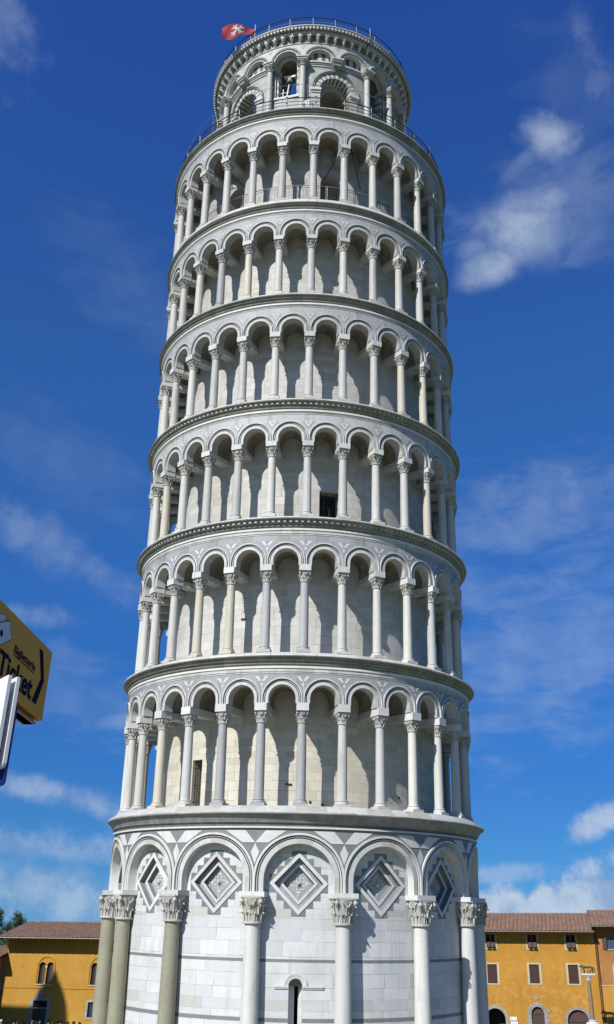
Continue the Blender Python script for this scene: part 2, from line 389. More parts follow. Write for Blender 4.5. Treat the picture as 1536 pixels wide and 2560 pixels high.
def empty(name, mw=None, loc=None, rz=0, **props):
    o = bpy.data.objects.new(name, None); COL.objects.link(o); o.empty_display_size = .2
    if mw is not None: o.matrix_world = mw
    else: o.location = loc or (0, 0, 0); o.rotation_euler = (0, 0, rz)
    for k, v in props.items(): o[k] = v
    return o
def struct(o): o['kind'] = 'structure'; return o

# ------------------------------------------------------------------ ground
mg, g_, b_ = mat('lawn')
co = g_.n('ShaderNodeTexCoord').outputs['Object']
g_.put(b_, 'Base Color', g_.mix(g_.noise(co, .6, 6), (.045, .085, .02, 1), (.09, .13, .035, 1))); b_.inputs['Roughness'].default_value = .9
g_.put(b_, 'Normal', g_.n('ShaderNodeBump', i_Strength=.6, i_Height=g_.noise(co, 30, 4)).outputs[0])
mb = MB(); N = 10
for i in range(N):
    for j in range(N):
        x0, y0 = -3000+600*i, -3000+600*j
        mb.face([(x0, y0, -.02), (x0+600, y0, -.02), (x0+600, y0+600, -.02), (x0, y0+600, -.02)], mg)
struct(mb.build('ground', smooth=0))
M_pave = marble('paving_stone', (.42, .385, .32), (.48, .44, .37), (.36, .32, .26), .9, .6, sfac=.4)
mb = MB()
for i in range(64):
    a, b = 2*PI*i/64, 2*PI*(i+1)/64
    mb.face([(9*math.sin(a), -9*math.cos(a), 0), (9*math.sin(b), -9*math.cos(b), 0), (17*math.sin(b), -17*math.cos(b), 0), (17*math.sin(a), -17*math.cos(a), 0)], M_pave,
            [(9*math.sin(a), -9*math.cos(a)), (9*math.sin(b), -9*math.cos(b)), (19*math.sin(b), -19*math.cos(b)), (19*math.sin(a), -19*math.cos(a))])
for (x0, y0, x1, y1) in ((-60, 44, 70, 54), (-60, -75, 70, -27)):  # unseen front strip is spread wide to bounce warm light onto the tower
    mb.face([(x0, y0, .004), (x1, y0, .004), (x1, y1, .004), (x0, y1, .004)], M_pave, [(x0, y0), (x1, y0), (x1, y1), (x0, y1)])
struct(mb.build('pavement', smooth=0))

# ------------------------------------------------------------------ THE TOWER
tower = empty('leaning_tower', TM, label='white marble round bell tower of arcaded galleries, leaning towards the viewer', category='tower')
ZB = [9.726, 15.504, 21.219, 26.716, 32.126, 37.345]        # gallery floors
ZN = [12.76, 18.40, 23.97, 29.37, 34.65, 40.13]             # column necks
PH = [1.205, 1.106, 1.226, 1.02, 1.025, 1.071]
RC = [7.45, 7.312, 7.248, 7.201, 7.157, 7.164]              # column ring radius
RL = [8.122, 7.954, 7.841, 7.744, 7.619, 7.514, 7.562, 5.825]   # cornice lips
ZL = [9.46, 15.28, 21.02, 26.50, 31.93, 37.13, 42.77]
RWALL = 6.1

# ---- capitals (shared by kind)
def capital_mb(h, r, wtop, m, lv=2, nleaf=8):
    """bell with two rings of curled leaves, corner volutes; z from 0 to h"""
    mb = MB(); n = 24
    prof = [(r*1.0, 0), (r*1.17, .02*h), (r*1.2, .05*h), (r*1.17, .085*h), (r*1.0, .10*h), (r*1.02, .35*h), (r*1.15, .62*h), (r*1.42, .86*h), (r*1.5, .93*h), (0, .93*h)]
    mb.lathe(prof, m, n)
    def leaf(a, z0, z1, rr0, rr1, wd, tip):
        ca, sa = math.cos(a), math.sin(a); T = Vector((-sa, ca, 0)); O = Vector((ca, sa, 0))
        pts = [(rr0, z0, wd*.85), (rr0+.05*r, z0+(z1-z0)*.5, wd), (rr1, z1-(z1-z0)*.12, wd*.8), (rr1+tip*.75, z1, wd*.45), (rr1+tip, z1-(z1-z0)*.16, wd*.15)]
        for (a0, b0) in zip(pts, pts[1:]):
            for th in (0, -.035*h):
                q = [O*(a0[0]+th)+T*a0[2]*-1+Vector((0, 0, a0[1])), O*(a0[0]+th)+T*a0[2]+Vector((0, 0, a0[1])), O*(b0[0]+th)+T*b0[2]+Vector((0, 0, b0[1])), O*(b0[0]+th)-T*b0[2]+Vector((0, 0, b0[1]))]
                mb.face(q, m)
            # midrib
            q = [O*(a0[0]+.0)+T*a0[2]*.25+Vector((0, 0, a0[1])), O*(a0[0]+.05*h)+Vector((0, 0, a0[1])), O*(b0[0]+.05*h)+Vector((0, 0, b0[1])), O*(b0[0])+T*b0[2]*.25+Vector((0, 0, b0[1]))]
            mb.face(q, m); q2 = [O*(a0[0])-T*a0[2]*.25+Vector((0, 0, a0[1])), O*(a0[0]+.05*h)+Vector((0, 0, a0[1])), O*(b0[0]+.05*h)+Vector((0, 0, b0[1])), O*(b0[0])-T*b0[2]*.25+Vector((0, 0, b0[1]))]
            mb.face(q2, m)
    for k in range(nleaf):
        leaf(2*PI*(k+.5)/nleaf, .10*h, .42*h, r*1.04, r*1.16, r*.34, r*.34)
        leaf(2*PI*k/nleaf, .34*h, .70*h, r*1.08, r*1.28, r*.34, r*.34)
    hw = wtop/2
    for k in range(4):
        a = PI/4+PI/2*k; O = Vector((math.cos(a), math.sin(a), 0)); c = O*hw*1.22
        mb.tube([O*r*1.1+Vector((0, 0, .55*h)), O*(r*1.35)+Vector((0, 0, .78*h)), c+Vector((0, 0, .90*h))], [r*.16, r*.2, r*.14], m, 6)
        mb.sphere(c+Vector((0, 0, .80*h)), r*.27, m, 8)
        b = PI/2*k; O2 = Vector((math.cos(b), math.sin(b), 0))
        mb.sphere(O2*hw*.92+Vector((0, 0, .84*h)), r*.2, m, 6)
        for sgn in (-1, 1):
            T = Vector((-O2.y, O2.x, 0))*sgn
            mb.tube([O2*r*1.15+T*r*.15+Vector((0, 0, .55*h)), O2*r*1.4+T*r*.5+Vector((0, 0, .8*h)), O2*hw*.9+T*hw*.45+Vector((0, 0, .88*h))], r*.1, m, 5)
    mb.box((0, 0, .965*h), (wtop*.93, wtop*.93, .07*h), m)
    return mb
def shaft_mb(h, r, m, base=True, plinth=.0):
    mb = MB(); t = r*.86
    prof = [(r*1.38, .10), (r*1.42, .135), (r*1.36, .17), (r*1.15, .185), (r*1.12, .205), (r*1.22, .22), (r*1.22, .245), (r*1.03, .255), (r, .26)]
    prof += [(r+(t-r)*k/8+r*.02*math.sin(PI*k/8), .26+(h-.26)*k/8) for k in range(1, 9)]
    prof += [(0, h)]
    if not base: prof = [(r+(t-r)*k/10+r*.02*math.sin(PI*k/10), h*k/10) for k in range(11)]+[(0, h)]
    mb.lathe(prof, m, 22)
    if base: mb.box((0, 0, .05), (r*2.9, r*2.9, .10), m)
    return mb

def copymesh(o, parent, mw=None):
    c = o.copy(); COL.objects.link(c); c.parent = parent
    return c

# ---- ground storey
RG = 7.42; PH0 = 13.24
mpG = cyl(RG, PH0-12); HB = RG*R_(12)            # bay centre = PH0-12
bays = [k for k in range(-7, 8)]
cu = lambda k: k*2*HB
mb = MB()
win = (-.04, .24, .4, 3.72, 1.0, .30)
A_, ZC = 1.055, 7.07
for k in bays:
    mpk = cyl(RG, PH0-12+24*k)
    holes = [win] if k == 0 else []
    wall(mb, mpk, -HB, HB, 0, ZC-A_, .4, holes, M_ground, .3, mback=None)
    # masonry round the sunk lozenge
    for i in range(-8, 8):
        a, b = A_*i/8, A_*(i+1)/8
        for sgn in (-1, 1):
            za, zb = ZC+sgn*(A_-abs(a)), ZC+sgn*(A_-abs(b)); ze = ZC-A_ if sgn < 0 else 9.0
            q = [(a, ze), (b, ze), (b, zb), (a, za)]
            if abs(ze-za) < 1e-6: q = q[:3]
            if abs(ze-zb) < 1e-6 and len(q) == 4: q = [q[0], q[1], q[3]]
            mb.face([mpk(*p) for p in q], M_ground, [(p[0]+k*3.1, p[1]) for p in q])
    for s_ in (-1, 1):
        quad(mb, mpk, [(s_*A_, ZC-A_), (s_*HB, ZC-A_), (s_*HB, 9.0), (s_*A_, 9.0)], M_ground, 2)
gw = mb.build('ground_wall', tower)
# slit window of the middle bay: splayed jamb, dark slit, hood and string moulding
mb = MB(); mpk = cyl(RG, PH0-12)
c0 = win[0]+.03
for (a, b, mm, da, db) in ((win[0]-win[1], c0-.065, M_ground, -.30, -.42), (c0-.065, c0+.075, M_dark, -.8, -.8), (c0+.075, win[0]+win[1], M_ground, -.42, -.30)):
    mb.face([mpk(a, .4, da), mpk(b, .4, db), mpk(b, 3.72, db), mpk(a, 3.72, da)], mm, [(a, 0), (b, 0), (b, 3.7), (a, 3.7)])
for u in (c0-.065, c0+.075): mb.face([mpk(u, .4, -.42), mpk(u, 3.72, -.42), mpk(u, 3.72, -.8), mpk(u, .4, -.8)], M_dark)
P = archpts(win[1], 3.72, 0, 10)
for a, b in zip(P, P[1:]): mb.face([mpk(win[0]+a[0], 3.72, -.301), mpk(win[0]+b[0], 3.72, -.301), mpk(win[0]+b[0], b[1], -.301), mpk(win[0]+a[0], a[1], -.301)], M_soff)
arch_ring(mb, mpk, win[0], 3.74, 0, [(.25, 0), (.25, .05), (.33, .05), (.36, .07), (.40, .07), (.40, 0)], M_mw, 16)
for (a, b) in ((-.78, win[0]-win[1]), (win[0]+win[1], .93)):
    for (z0, z1, d) in ((3.645, 3.69, .035), (3.69, 3.75, .06)):
        quad(mb, mpk, [(a, z0), (b, z0), (b, z1), (a, z1)], M_mw, 2, d)
        quad(mb, mpk, [(a, z1), (b, z1), (b, z1+.0), (a, z1)], M_mw, 1, d)
        for zz in (z0, z1): mb.face([mpk(a, zz, 0), mpk(b, zz, 0), mpk(b, zz, d), mpk(a, zz, d)], M_mw)
        for uu in (a, b): mb.face([mpk(uu, z0, 0), mpk(uu, z1, 0), mpk(uu, z1, d), mpk(uu, z0, d)], M_mw)
mb.build('slit_window', tower)
# grey string bands
mb = MB()
for (z0, z1) in ((4.485, 4.585), (2.615, 2.735)):
    for k in bays:
        mpk = cyl(RG, PH0-12+24*k)
        spans = [(-HB, HB)]
        if k == 0 and z1 < 3.7: spans = [(-HB, win[0]-win[1]), (win[0]+win[1], HB)]
        for (a, b) in spans: quad(mb, mpk, [(a, z0), (b, z0), (b, z1), (a, z1)], M_grey, 8, .004)
mb.build('stone_band', tower)
# plinth
mb = MB(); mb.lathe([(8.2, -.1), (8.2, .25), (8.05, .3), (8.05, .5), (7.9, .55), (RG+.005, .62)], M_mw, 180); mb.build('plinth', tower)

# lozenges: sunk stepped diamonds with inlay
def lozenge(k):
    mp = cyl(RG, PH0-12+24*k); mb = MB()
    steps = [(A_, .0), (A_, .03), (.885, .03), (.885, -.17), (.73, -.17), (.74, -.24), (.715, -.24), (.715, -.15), (.585, -.15), (.585, -.33)]
    ms = [M_mw, M_mw, M_grey, M_greyl, M_grey, M_grey, M_mw, M_mw, M_grey]
    cor = [(1, 0), (0, 1), (-1, 0), (0, -1)]
    for j in range(len(steps)-1):
        (ra, da), (rb, db) = steps[j], steps[j+1]
        for c in range(4):
            p, q = cor[c], cor[(c+1) % 4]
            for i in range(3):
                f = lambda r, t: (r*(p[0]+(q[0]-p[0])*t), ZC+r*(p[1]+(q[1]-p[1])*t))
                t0, t1 = i/3, (i+1)/3
                a, b, c_, d_ = f(ra, t0), f(ra, t1), f(rb, t1), f(rb, t0)
                mb.face([mp(*a, da), mp(*b, da), mp(*c_, db), mp(*d_, db)], ms[j], [a, b, c_, d_])
    r = .585
    quad(mb, mp, [(0, ZC-r), (r, ZC), (0, ZC+r), (-r, ZC)], M_greyl, 2, -.33, 2)
    e = .0
    def tri(a, b, c, dd=-.322): quad(mb, mp, [(a[0], ZC+a[1]), (b[0], ZC+b[1]), (c[0], ZC+c[1]), (c[0], ZC+c[1])], M_mw, 1, dd)
    t = .118
    for i in range(-2, 2):
        for j in range(-2, 2):
            x0, y0 = i*t, j*t; ox = 1 if i >= 0 else -1; oy = 1 if j >= 0 else -1
            ax, ay = (x0 if ox > 0 else x0+t), (y0 if oy > 0 else y0+t); g_ = .012
            if (abs(i+.5)+abs(j+.5)) > 2.6: g_ = .02
            tri((ax+ox*g_, ay+oy*(t-g_)), (ax+ox*(t-g_), ay+oy*(t-g_)), (ax+ox*(t-g_), ay+oy*g_))
            tri((ax+ox*g_, ay+oy*g_), (ax+ox*(t*.42), ay+oy*g_), (ax+ox*g_, ay+oy*(t*.42)), -.318)
    for dx, dy in ((1, 0), (-1, 0), (0, 1), (0, -1)):
        tri((dx*.26+dy*.11, dy*.26+dx*.11), (dx*.26-dy*.11, dy*.26-dx*.11), (dx*.37, dy*.37))
        tri((dx*.39+dy*.06, dy*.39+dx*.06), (dx*.39-dy*.06, dy*.39-dx*.06), (dx*.455, dy*.455), -.317)
    # rosette
    c = Vector(mp(0, ZC, -.27)); mb.sphere(c, .05, M_cap, 8)
    for i in range(8):
        a = 2*PI*i/8; mb.sphere(mp(.06*math.cos(a), ZC+.06*math.sin(a), -.295), .030, M_cap, 6)
    # stepped grey surround
    s = A_/4
    for i in range(4):
        for sx in (-1, 1):
            for sy in (-1, 1):
                P = [(sx*i*s, ZC+sy*(A_-i*s)), (sx*(i+1)*s, ZC+sy*(A_-i*s)), (sx*(i+1)*s, ZC+sy*(A_-(i+1)*s))]
                x0 = .05
                P = [(sx*(i*s), ZC+sy*(A_-i*s+(x0))), (sx*((i+1)*s+x0*.0), ZC+sy*(A_-i*s+x0)), (sx*((i+1)*s), ZC+sy*(A_-(i+1)*s+.0)), (sx*(i*s), ZC+sy*(A_-i*s))]
                mb.face([mp(*p, .006) for p in P], M_grey, P)
    return mb
for k in bays:
    if abs(24*k+PH0-12) < 100: lozenge(k).build('lozenge_panel', tower, smooth=0)
# blind arcade face
DF = .335; SP = 6.77; ST = .42; RI = 1.225; RE = 1.585; HBf = HB
ga = MB()
for k in bays:
    mp = cyl(RG, PH0-12+24*k)
    soffit(ga, mp, 0, SP, ST, RI, DF, 0, M_mw, 28, 1)
    prof = [(RI, DF), (1.395, DF), (1.395, DF-.09), (1.43, DF-.09), (1.435, DF+.0), (1.465, DF+.02), (1.47, DF-.09), (1.505, DF-.09), (1.515, DF+.065), (RE, DF+.065), (RE, DF)]
    mm = [M_arch, M_grey, M_grey, M_mw, M_mw, M_mw, M_grey, M_mw, M_mw, M_mw]
    arch_ring(ga, mp, 0, SP, ST, prof, M_arch, 28, HB, mats=mm)
    spandrel(ga, mp, 0, SP, ST, RE-.005, HB, 8.93, DF-.004, M_grey, 28)
    for s_ in (-1, 1):      # underside over the abacus
        ga.face([mp(s_*RI, SP, DF), mp(s_*HB, SP, DF), mp(s_*HB, SP, 0), mp(s_*RI, SP, 0)], M_mw)
    mp2 = cyl(RG, PH0+24*k)     # inlay over the column
    for s_ in (-1, 1):
        quad(ga, mp2, [(0, 8.43), (s_*.45, 8.43), (s_*1.08, 8.85), (s_*.36, 8.85)], M_mw, 4, DF+.012)
    quad(ga, mp2, [(-.15, 8.10), (0, 7.70), (.15, 8.10), (0, 8.41)], M_mw, 1, DF+.006)
ga.build('blind_arcade', tower)

# engaged columns
cap_g = capital_mb(.93, .30, .80, M_cap).build('capital', None); ab_mb = MB()
ab_mb.box((0, .10, .09), (.92, .86, .18), M_mw); ab_g = ab_mb.build('abacus', None, smooth=0)
cmats = {}
def eng_col(k, first=[None]):
    a = PH0+24*k; a += 2.6*(-90 < a < -75)+.8*(-75 < a < -50); th = R_(a); mt = M_gran if -100 < a < -30 else M_shW
    key = mt.name
    c = bpy.data.objects.new('engaged_column', cmats[key]) if key in cmats else shaft_mb(5.72-.55, .315, mt).build('engaged_column', None)
    if key in cmats: COL.objects.link(c)
    cmats[key] = c.data
    c.parent = tower; c.location = (7.72*math.sin(th), -7.72*math.cos(th), .55); c.rotation_euler = (0, 0, th)
    if mt is M_gran: c['label'] = 'column with a greenish grey granite shaft'
    if first[0] is None: cp, ab = cap_g, ab_g; first[0] = 1
    else:
        cp = cap_g.copy(); ab = ab_g.copy(); COL.objects.link(cp); COL.objects.link(ab)
    cp.rotation_euler = (0, 0, (k*3 % 4)*PI/2); cp.parent = c; cp.location = (0, 0, 5.15); ab.parent = c; ab.location = (0, 0, 6.60-.55-.01)
    return c
for k in range(-5, 5):
    if -102 < PH0+24*k < 102: eng_col(k)
# ---- cornices
def cornice(i):
    rl, zl = RL[i], ZL[i]
    mb = MB()
    if i == 0:
        rin = 7.755; zb = 8.93
        prof = [(rin, zb), (rin+.07, zb), (rin+.07, zb+.06), (rin+.015, zb+.075), (rin+.03, zb+.16), (rin+.10, zb+.20), (rin+.12, zb+.25), (rl-.10, zl-.06), (rl-.02, zl-.04), (rl, zl), (rl-.03, zl+.04), (7.82, ZB[0]-.03), (7.75, ZB[0])]
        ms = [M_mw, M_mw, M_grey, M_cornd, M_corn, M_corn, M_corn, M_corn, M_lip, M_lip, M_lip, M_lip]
    else:
        rf = RFACE[i-1]; zb = ARCTOP[i-1]
        prof = [(rf, zb-.02), (rf+.05, zb), (rf+.05, zb+.08), (rf+.0, zb+.085), (rf+.0, zb+.14), (rf+.07, zb+.145), (rf+.09, zb+.19), (rf+.05, zb+.195), (rf+.07, zb+.25), (rf+.16, zb+.265), (rf+.18, zb+.29), (rl-.17, zl-.125), (rl-.13, zl-.12), (rl-.10, zl-.085), (rl-.13, zl-.08), (rl-.10, zl-.045), (rl-.03, zl-.035), (rl, zl), (rl-.02, zl+.05)]
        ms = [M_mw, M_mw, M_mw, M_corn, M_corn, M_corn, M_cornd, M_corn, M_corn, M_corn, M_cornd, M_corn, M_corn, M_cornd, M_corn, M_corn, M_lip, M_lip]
        zt = ZB[i] if i < 6 else 42.9
        rt = RC[i]+.28 if i < 6 else 7.2
        prof += [(rt, zt-.02), (rt-.1, zt)]; ms += [M_lip, M_lip]
    prof.append((RWALL-.3 if i < 6 else 4.0, prof[-1][1])); ms.append(M_lip)
    mb.lathe(prof, M_corn, 240, mats=ms)
    # carved ornament: a run of small eggs under the lip (rows where the photo shows them)
    if i in (2, 3, 4, 5, 6) and i != 4:
        n = 200 if i < 6 else 170; rr = rl-.155; zz = zl-.115
        for k in range(n):
            a = 2*PI*k/n; 
            if math.cos(a) < -.3: continue
            mb.box((rr*math.sin(a), -rr*math.cos(a), zz), (.10, .10, .075), M_lip, Matrix.Rotation(a, 3, 'Z'))
    return mb.build('cornice', tower, smooth=30)

RFACE = [r+.20 for r in RC]; ARCTOP = []
SPG = []; 
for i in range(6):
    s = ZN[i]+[.74, .70, .68, .70, .66, .68][i]; SPG.append(s)
    nxt = (ZL+[0])[i+1]
    ARCTOP.append(nxt-.44)
for i in range(7): cornice(i)

# ---- galleries
def thz_hole(th, hw, z0, z1, arch, depth): return (th*PI/180*RWALL, hw, z0, z1, arch, depth)
HOLES = {0: [(R_(-41)*RWALL, .27, 9.76, 11.70, 0, .5)], 2: [(R_(10.5)*RWALL, .42, 21.50, 22.95, 0, .5)],
         5: [(R_(9.3)*RWALL, .50, 37.37, 39.42, 1.0, .8), (R_(-37.5)*RWALL, .50, 37.37, 39.42, 1.0, .8)]}
for i in range(6):
    zt = SPG[i]+1.0
    mb = MB(); mp = cyl(RWALL, 0)
    L = PI*RWALL
    mw_ = AGE[i]['wall']
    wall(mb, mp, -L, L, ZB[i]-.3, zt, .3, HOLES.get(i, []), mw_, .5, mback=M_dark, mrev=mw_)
    mb.lathe([(RWALL, ZB[i]-.0), (RWALL+.05, ZB[i]+.0), (RWALL+.05, ZB[i]+.12), (RWALL, ZB[i]+.14)], M_mw, 150)
    gwl = mb.build('gallery_wall', tower)
    for h in HOLES.get(i, []):
        if h[4]: continue
        gb = MB(); nb = 6 if i == 2 else 4
        for k in range(nb):
            u = h[0]-h[1]+2*h[1]*(k+.5)/nb; gb.tube([mp(u, h[2], -.12), mp(u, h[3], -.12)], .014, M_iron, 5)
        nr = 3
        for k in range(nr):
            z = h[2]+(h[3]-h[2])*(k+.5)/nr; gb.tube([mp(h[0]-h[1], z, -.105), mp(h[0], z, -.105), mp(h[0]+h[1], z, -.105)], .014, M_iron, 5)
        gb.build('window_grille', gwl)
        if i == 2:
            gb = MB(); 
            quad(gb, mp, [(h[0]-h[1]-.05, h[2]-.09), (h[0]+h[1]-.12, h[2]-.09), (h[0]+h[1]-.12, h[2]-.02), (h[0]-h[1]-.05, h[2]-.02)], M_mw, 2, .14)
            gb.face([mp(h[0]-h[1]-.05, h[2]-.02, 0), mp(h[0]+h[1]-.12, h[2]-.02, 0), mp(h[0]+h[1]-.12, h[2]-.02, .14), mp(h[0]-h[1]-.05, h[2]-.02, .14)], M_mw)
            gb.build('window_sill', gwl)

NCOL = []
GREYSET = {0: {-2: 'g', -1: 'g', 0: 'g', -4: 'y', -3: 'w', -5: 'w'}, 1: {-1: 'g', 0: 'g', -3: 'y', -2: 'y', -5: 'w'}, 2: {-5: 'y', 4: 'y', 0: 'w'}, 3: {3: 'y', 4: 'y'}, 4: {-2: 'y', -3: 'g', 0: 'w'}, 5: {}}
for i in range(6):
    rc, rf, s = RC[i], RFACE[i], SPG[i]
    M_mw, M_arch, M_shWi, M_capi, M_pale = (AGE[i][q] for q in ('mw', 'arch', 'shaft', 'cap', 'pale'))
    HBg = rf*PI/30; ri = HBg*.655; re = HBg*.975; st = .19; top = ARCTOP[i]
    mb = MB()
    for k in range(30):
        mp = cyl(rf, PH[i]+6+12*k)
        prof = [(ri, 0), (ri+.115, 0), (ri+.12, -.085), (ri+.15, -.085), (ri+.155, -.005), (ri+.178, -.005), (ri+.182, -.075), (ri+.208, -.07), (ri+.215, .055), (re, .055), (re, 0)]
        mm = [M_arch, M_grey, M_grey, M_mw, M_mw, M_grey, M_grey, M_mw, M_mw, M_mw]
        arch_ring(mb, mp, 0, s, st, prof, M_arch, 18, HBg, mats=mm)
        spandrel(mb, mp, 0, s, st, re-.004, HBg, top, -.004, M_greyl if i < 2 else M_pale, 18)
        # vault running back to the wall
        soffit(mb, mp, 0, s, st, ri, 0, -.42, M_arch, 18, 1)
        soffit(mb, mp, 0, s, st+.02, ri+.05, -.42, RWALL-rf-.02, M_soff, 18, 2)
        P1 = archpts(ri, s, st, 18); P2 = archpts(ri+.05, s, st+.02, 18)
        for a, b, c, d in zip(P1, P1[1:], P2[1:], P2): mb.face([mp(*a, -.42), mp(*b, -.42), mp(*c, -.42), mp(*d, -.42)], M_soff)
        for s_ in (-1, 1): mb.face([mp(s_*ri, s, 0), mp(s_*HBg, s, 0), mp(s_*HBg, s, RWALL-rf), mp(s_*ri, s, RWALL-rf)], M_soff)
        mp2 = cyl(rf, PH[i]+12*k); zz = s+st+re*.80
        if i in (0, 1):
            for s_ in (-1, 1): quad(mb, mp2, [(0, zz+.02), (s_*.10, zz+.02), (s_*.27, zz+.22), (s_*.12, zz+.22)], M_mw, 1, .006)
            quad(mb, mp2, [(-.05, zz-.10), (0, zz-.22), (.05, zz-.10), (0, zz-.0)], M_mw, 1, .006)
        elif i in (2, 3):
            quad(mb, mp2, [(-.26, zz+.19), (-.02, zz-.17), (.02, zz-.17), (.26, zz+.19)], M_greyl, 1, .005)
            quad(mb, mp2, [(-.20, zz+.17), (0, zz-.12), (.20, zz+.17), (0, zz+.17)], M_mw, 1, .009)
            quad(mb, mp2, [(-.08, zz+.13), (0, zz+.02), (.08, zz+.13), (0, zz+.13)], M_greyl, 1, .014)
        else:
            quad(mb, mp2, [(-.27, zz+.19), (-.02, zz-.19), (.02, zz-.19), (.27, zz+.19)], M_greyl, 1, .005)
            quad(mb, mp2, [(-.22, zz+.17), (0, zz-.14), (.22, zz+.17), (0, zz+.17)], M_mw, 1, .009)
            quad(mb, mp2, [(-.09, zz+.0), (.09, zz+.0), (0, zz+.14), (0, zz+.14)], M_greyl, 1, .014)
    # white band between inlay and cornice
    wb = .20 if i < 2 else .12
    mb.lathe([(rf-.003, top-wb), (rf+.012, top-wb), (rf+.012, top+.0)], M_arch, 240)
    mb.lathe([(rf+.012, top-wb+.05), (rf+.03, top-wb+.055), (rf+.03, top-wb+.07), (rf+.012, top-wb+.075)], M_greyl, 240)
    mb.build('arcade', tower)

    # columns
    h = ZN[i]-ZB[i]; r = .19
    src = {}
    for key, mt in (('w', M_shWi), ('y', M_shY), ('g', M_shG)):
        src[key] = shaft_mb(h, r, mt).build('column', None)
    capo = capital_mb(.45, r*.86, .45, M_capi).build('capital', None)
    bb = MB(); ln = rc-RWALL+.26; aw = .47
    hb_ = s-(ZN[i]+.45)
    bb.box((0, -.03, hb_/2), (aw, .52, hb_-.004), M_mw)
    bb.box((0, .23+(ln-.26-.23)/2, hb_/2), (aw*.9, ln-.26-.23, hb_-.012), M_arch)
    abo = bb.build('abacus', None, smooth=0)
    used = {'c': False, 'w': False, 'y': False, 'g': False}
    stuffmb = []
    for k in range(-15, 15):
        a = PH[i]+12*k; th = R_(a); front = abs(a) <= 95
        key = GREYSET[i].get(k, 'w')
        if not front: stuffmb.append((a, h, r, rc, ZB[i], ZN[i], hb_, ln, aw)); continue
        if not used[key]: c = src[key]; used[key] = True
        else: c = src[key].copy(); COL.objects.link(c)
        c.parent = tower; c.location = (rc*math.sin(th), -rc*math.cos(th), ZB[i]); c.rotation_euler = (0, 0, th)
        if key == 'y': c['label'] = 'yellowed column'
        if key == 'g': c['label'] = 'column with a grey shaft'
        if not used['c']: cp, ab = capo, abo; used['c'] = True
        else: cp = capo.copy(); ab = abo.copy(); COL.objects.link(cp); COL.objects.link(ab)
        cp.parent = c; cp.location = (0, 0, h); ab.parent = c; ab.location = (0, 0, h+.45)
        cp.rotation_euler = (0, 0, (k*7 % 4)*PI/2+.06*math.sin(k*3.1+i)); ab.rotation_euler = (.012*math.sin(k*5+i), .012*math.cos(k*3+i), .02*math.sin(k*4.3+2*i))
    for key in 'wyg':
        if not used[key]: bpy.data.objects.remove(src[key])
    NCOL += [(i,)+t for t in stuffmb]
# far-side columns beyond the hundred that show
M_shW = AGE[3]['shaft']
mb = MB()
for (i, a, h, r, rc, zb, zn, hb_, ln, aw) in NCOL:
    th = R_(a); c = (rc*math.sin(th), -rc*math.cos(th), zb); rot = Matrix.Rotation(th, 3, 'Z')
    mb.lathe([(r*1.4, .0), (r*1.4, .14), (r, .2), (r*.86, h), (r*1.1, h+.05), (r*1.0, h+.12), (r*1.5, h+.42), (0, h+.42)], M_shW, 12, c=c)
    mb.box(Vector(c)+rot @ Vector((0, -.03, h+.45+hb_/2)), (aw, .52, hb_-.004), M_mw, rot)
    mb.box(Vector(c)+rot @ Vector((0, .23+(ln-.49)/2, h+.45+hb_/2)), (aw*.9, ln-.49, hb_-.012), M_arch, rot)
o = mb.build('column', tower); o['kind'] = 'stuff'

# ---- belfry
M_dkg = marble('dark_grey_marble', (.095, .10, .10), (.135, .14, .14), (.10, .10, .09), blocks=False, sfac=.3, streak=.2)
M_mw, M_arch, M_cap = AGE[6]['mw'], AGE[6]['arch'], AGE[6]['cap']; M_shW = AGE[6]['shaft']
RB = 5.0; PB = -16.0          # centre of the narrow bay; unit arch = 20 degrees
ZD = 42.9
mb = MB(); mp = cyl(RB, PB); deg = lambda d: R_(d)*RB
holes = []
for p_ in range(6):
    c = 60*p_-180
    holes.append((deg(c), deg(7.2), 46.15, 48.35, 1.0, 1.9))
    holes.append((deg(c+30), deg(9.7), ZD, 46.50, 1.0, 1.9))
wall(mb, mp, deg(-190), deg(170), ZD-.02, 50.0, .25, holes, M_bel, 1.9, mrev=M_soff, arcn=16)
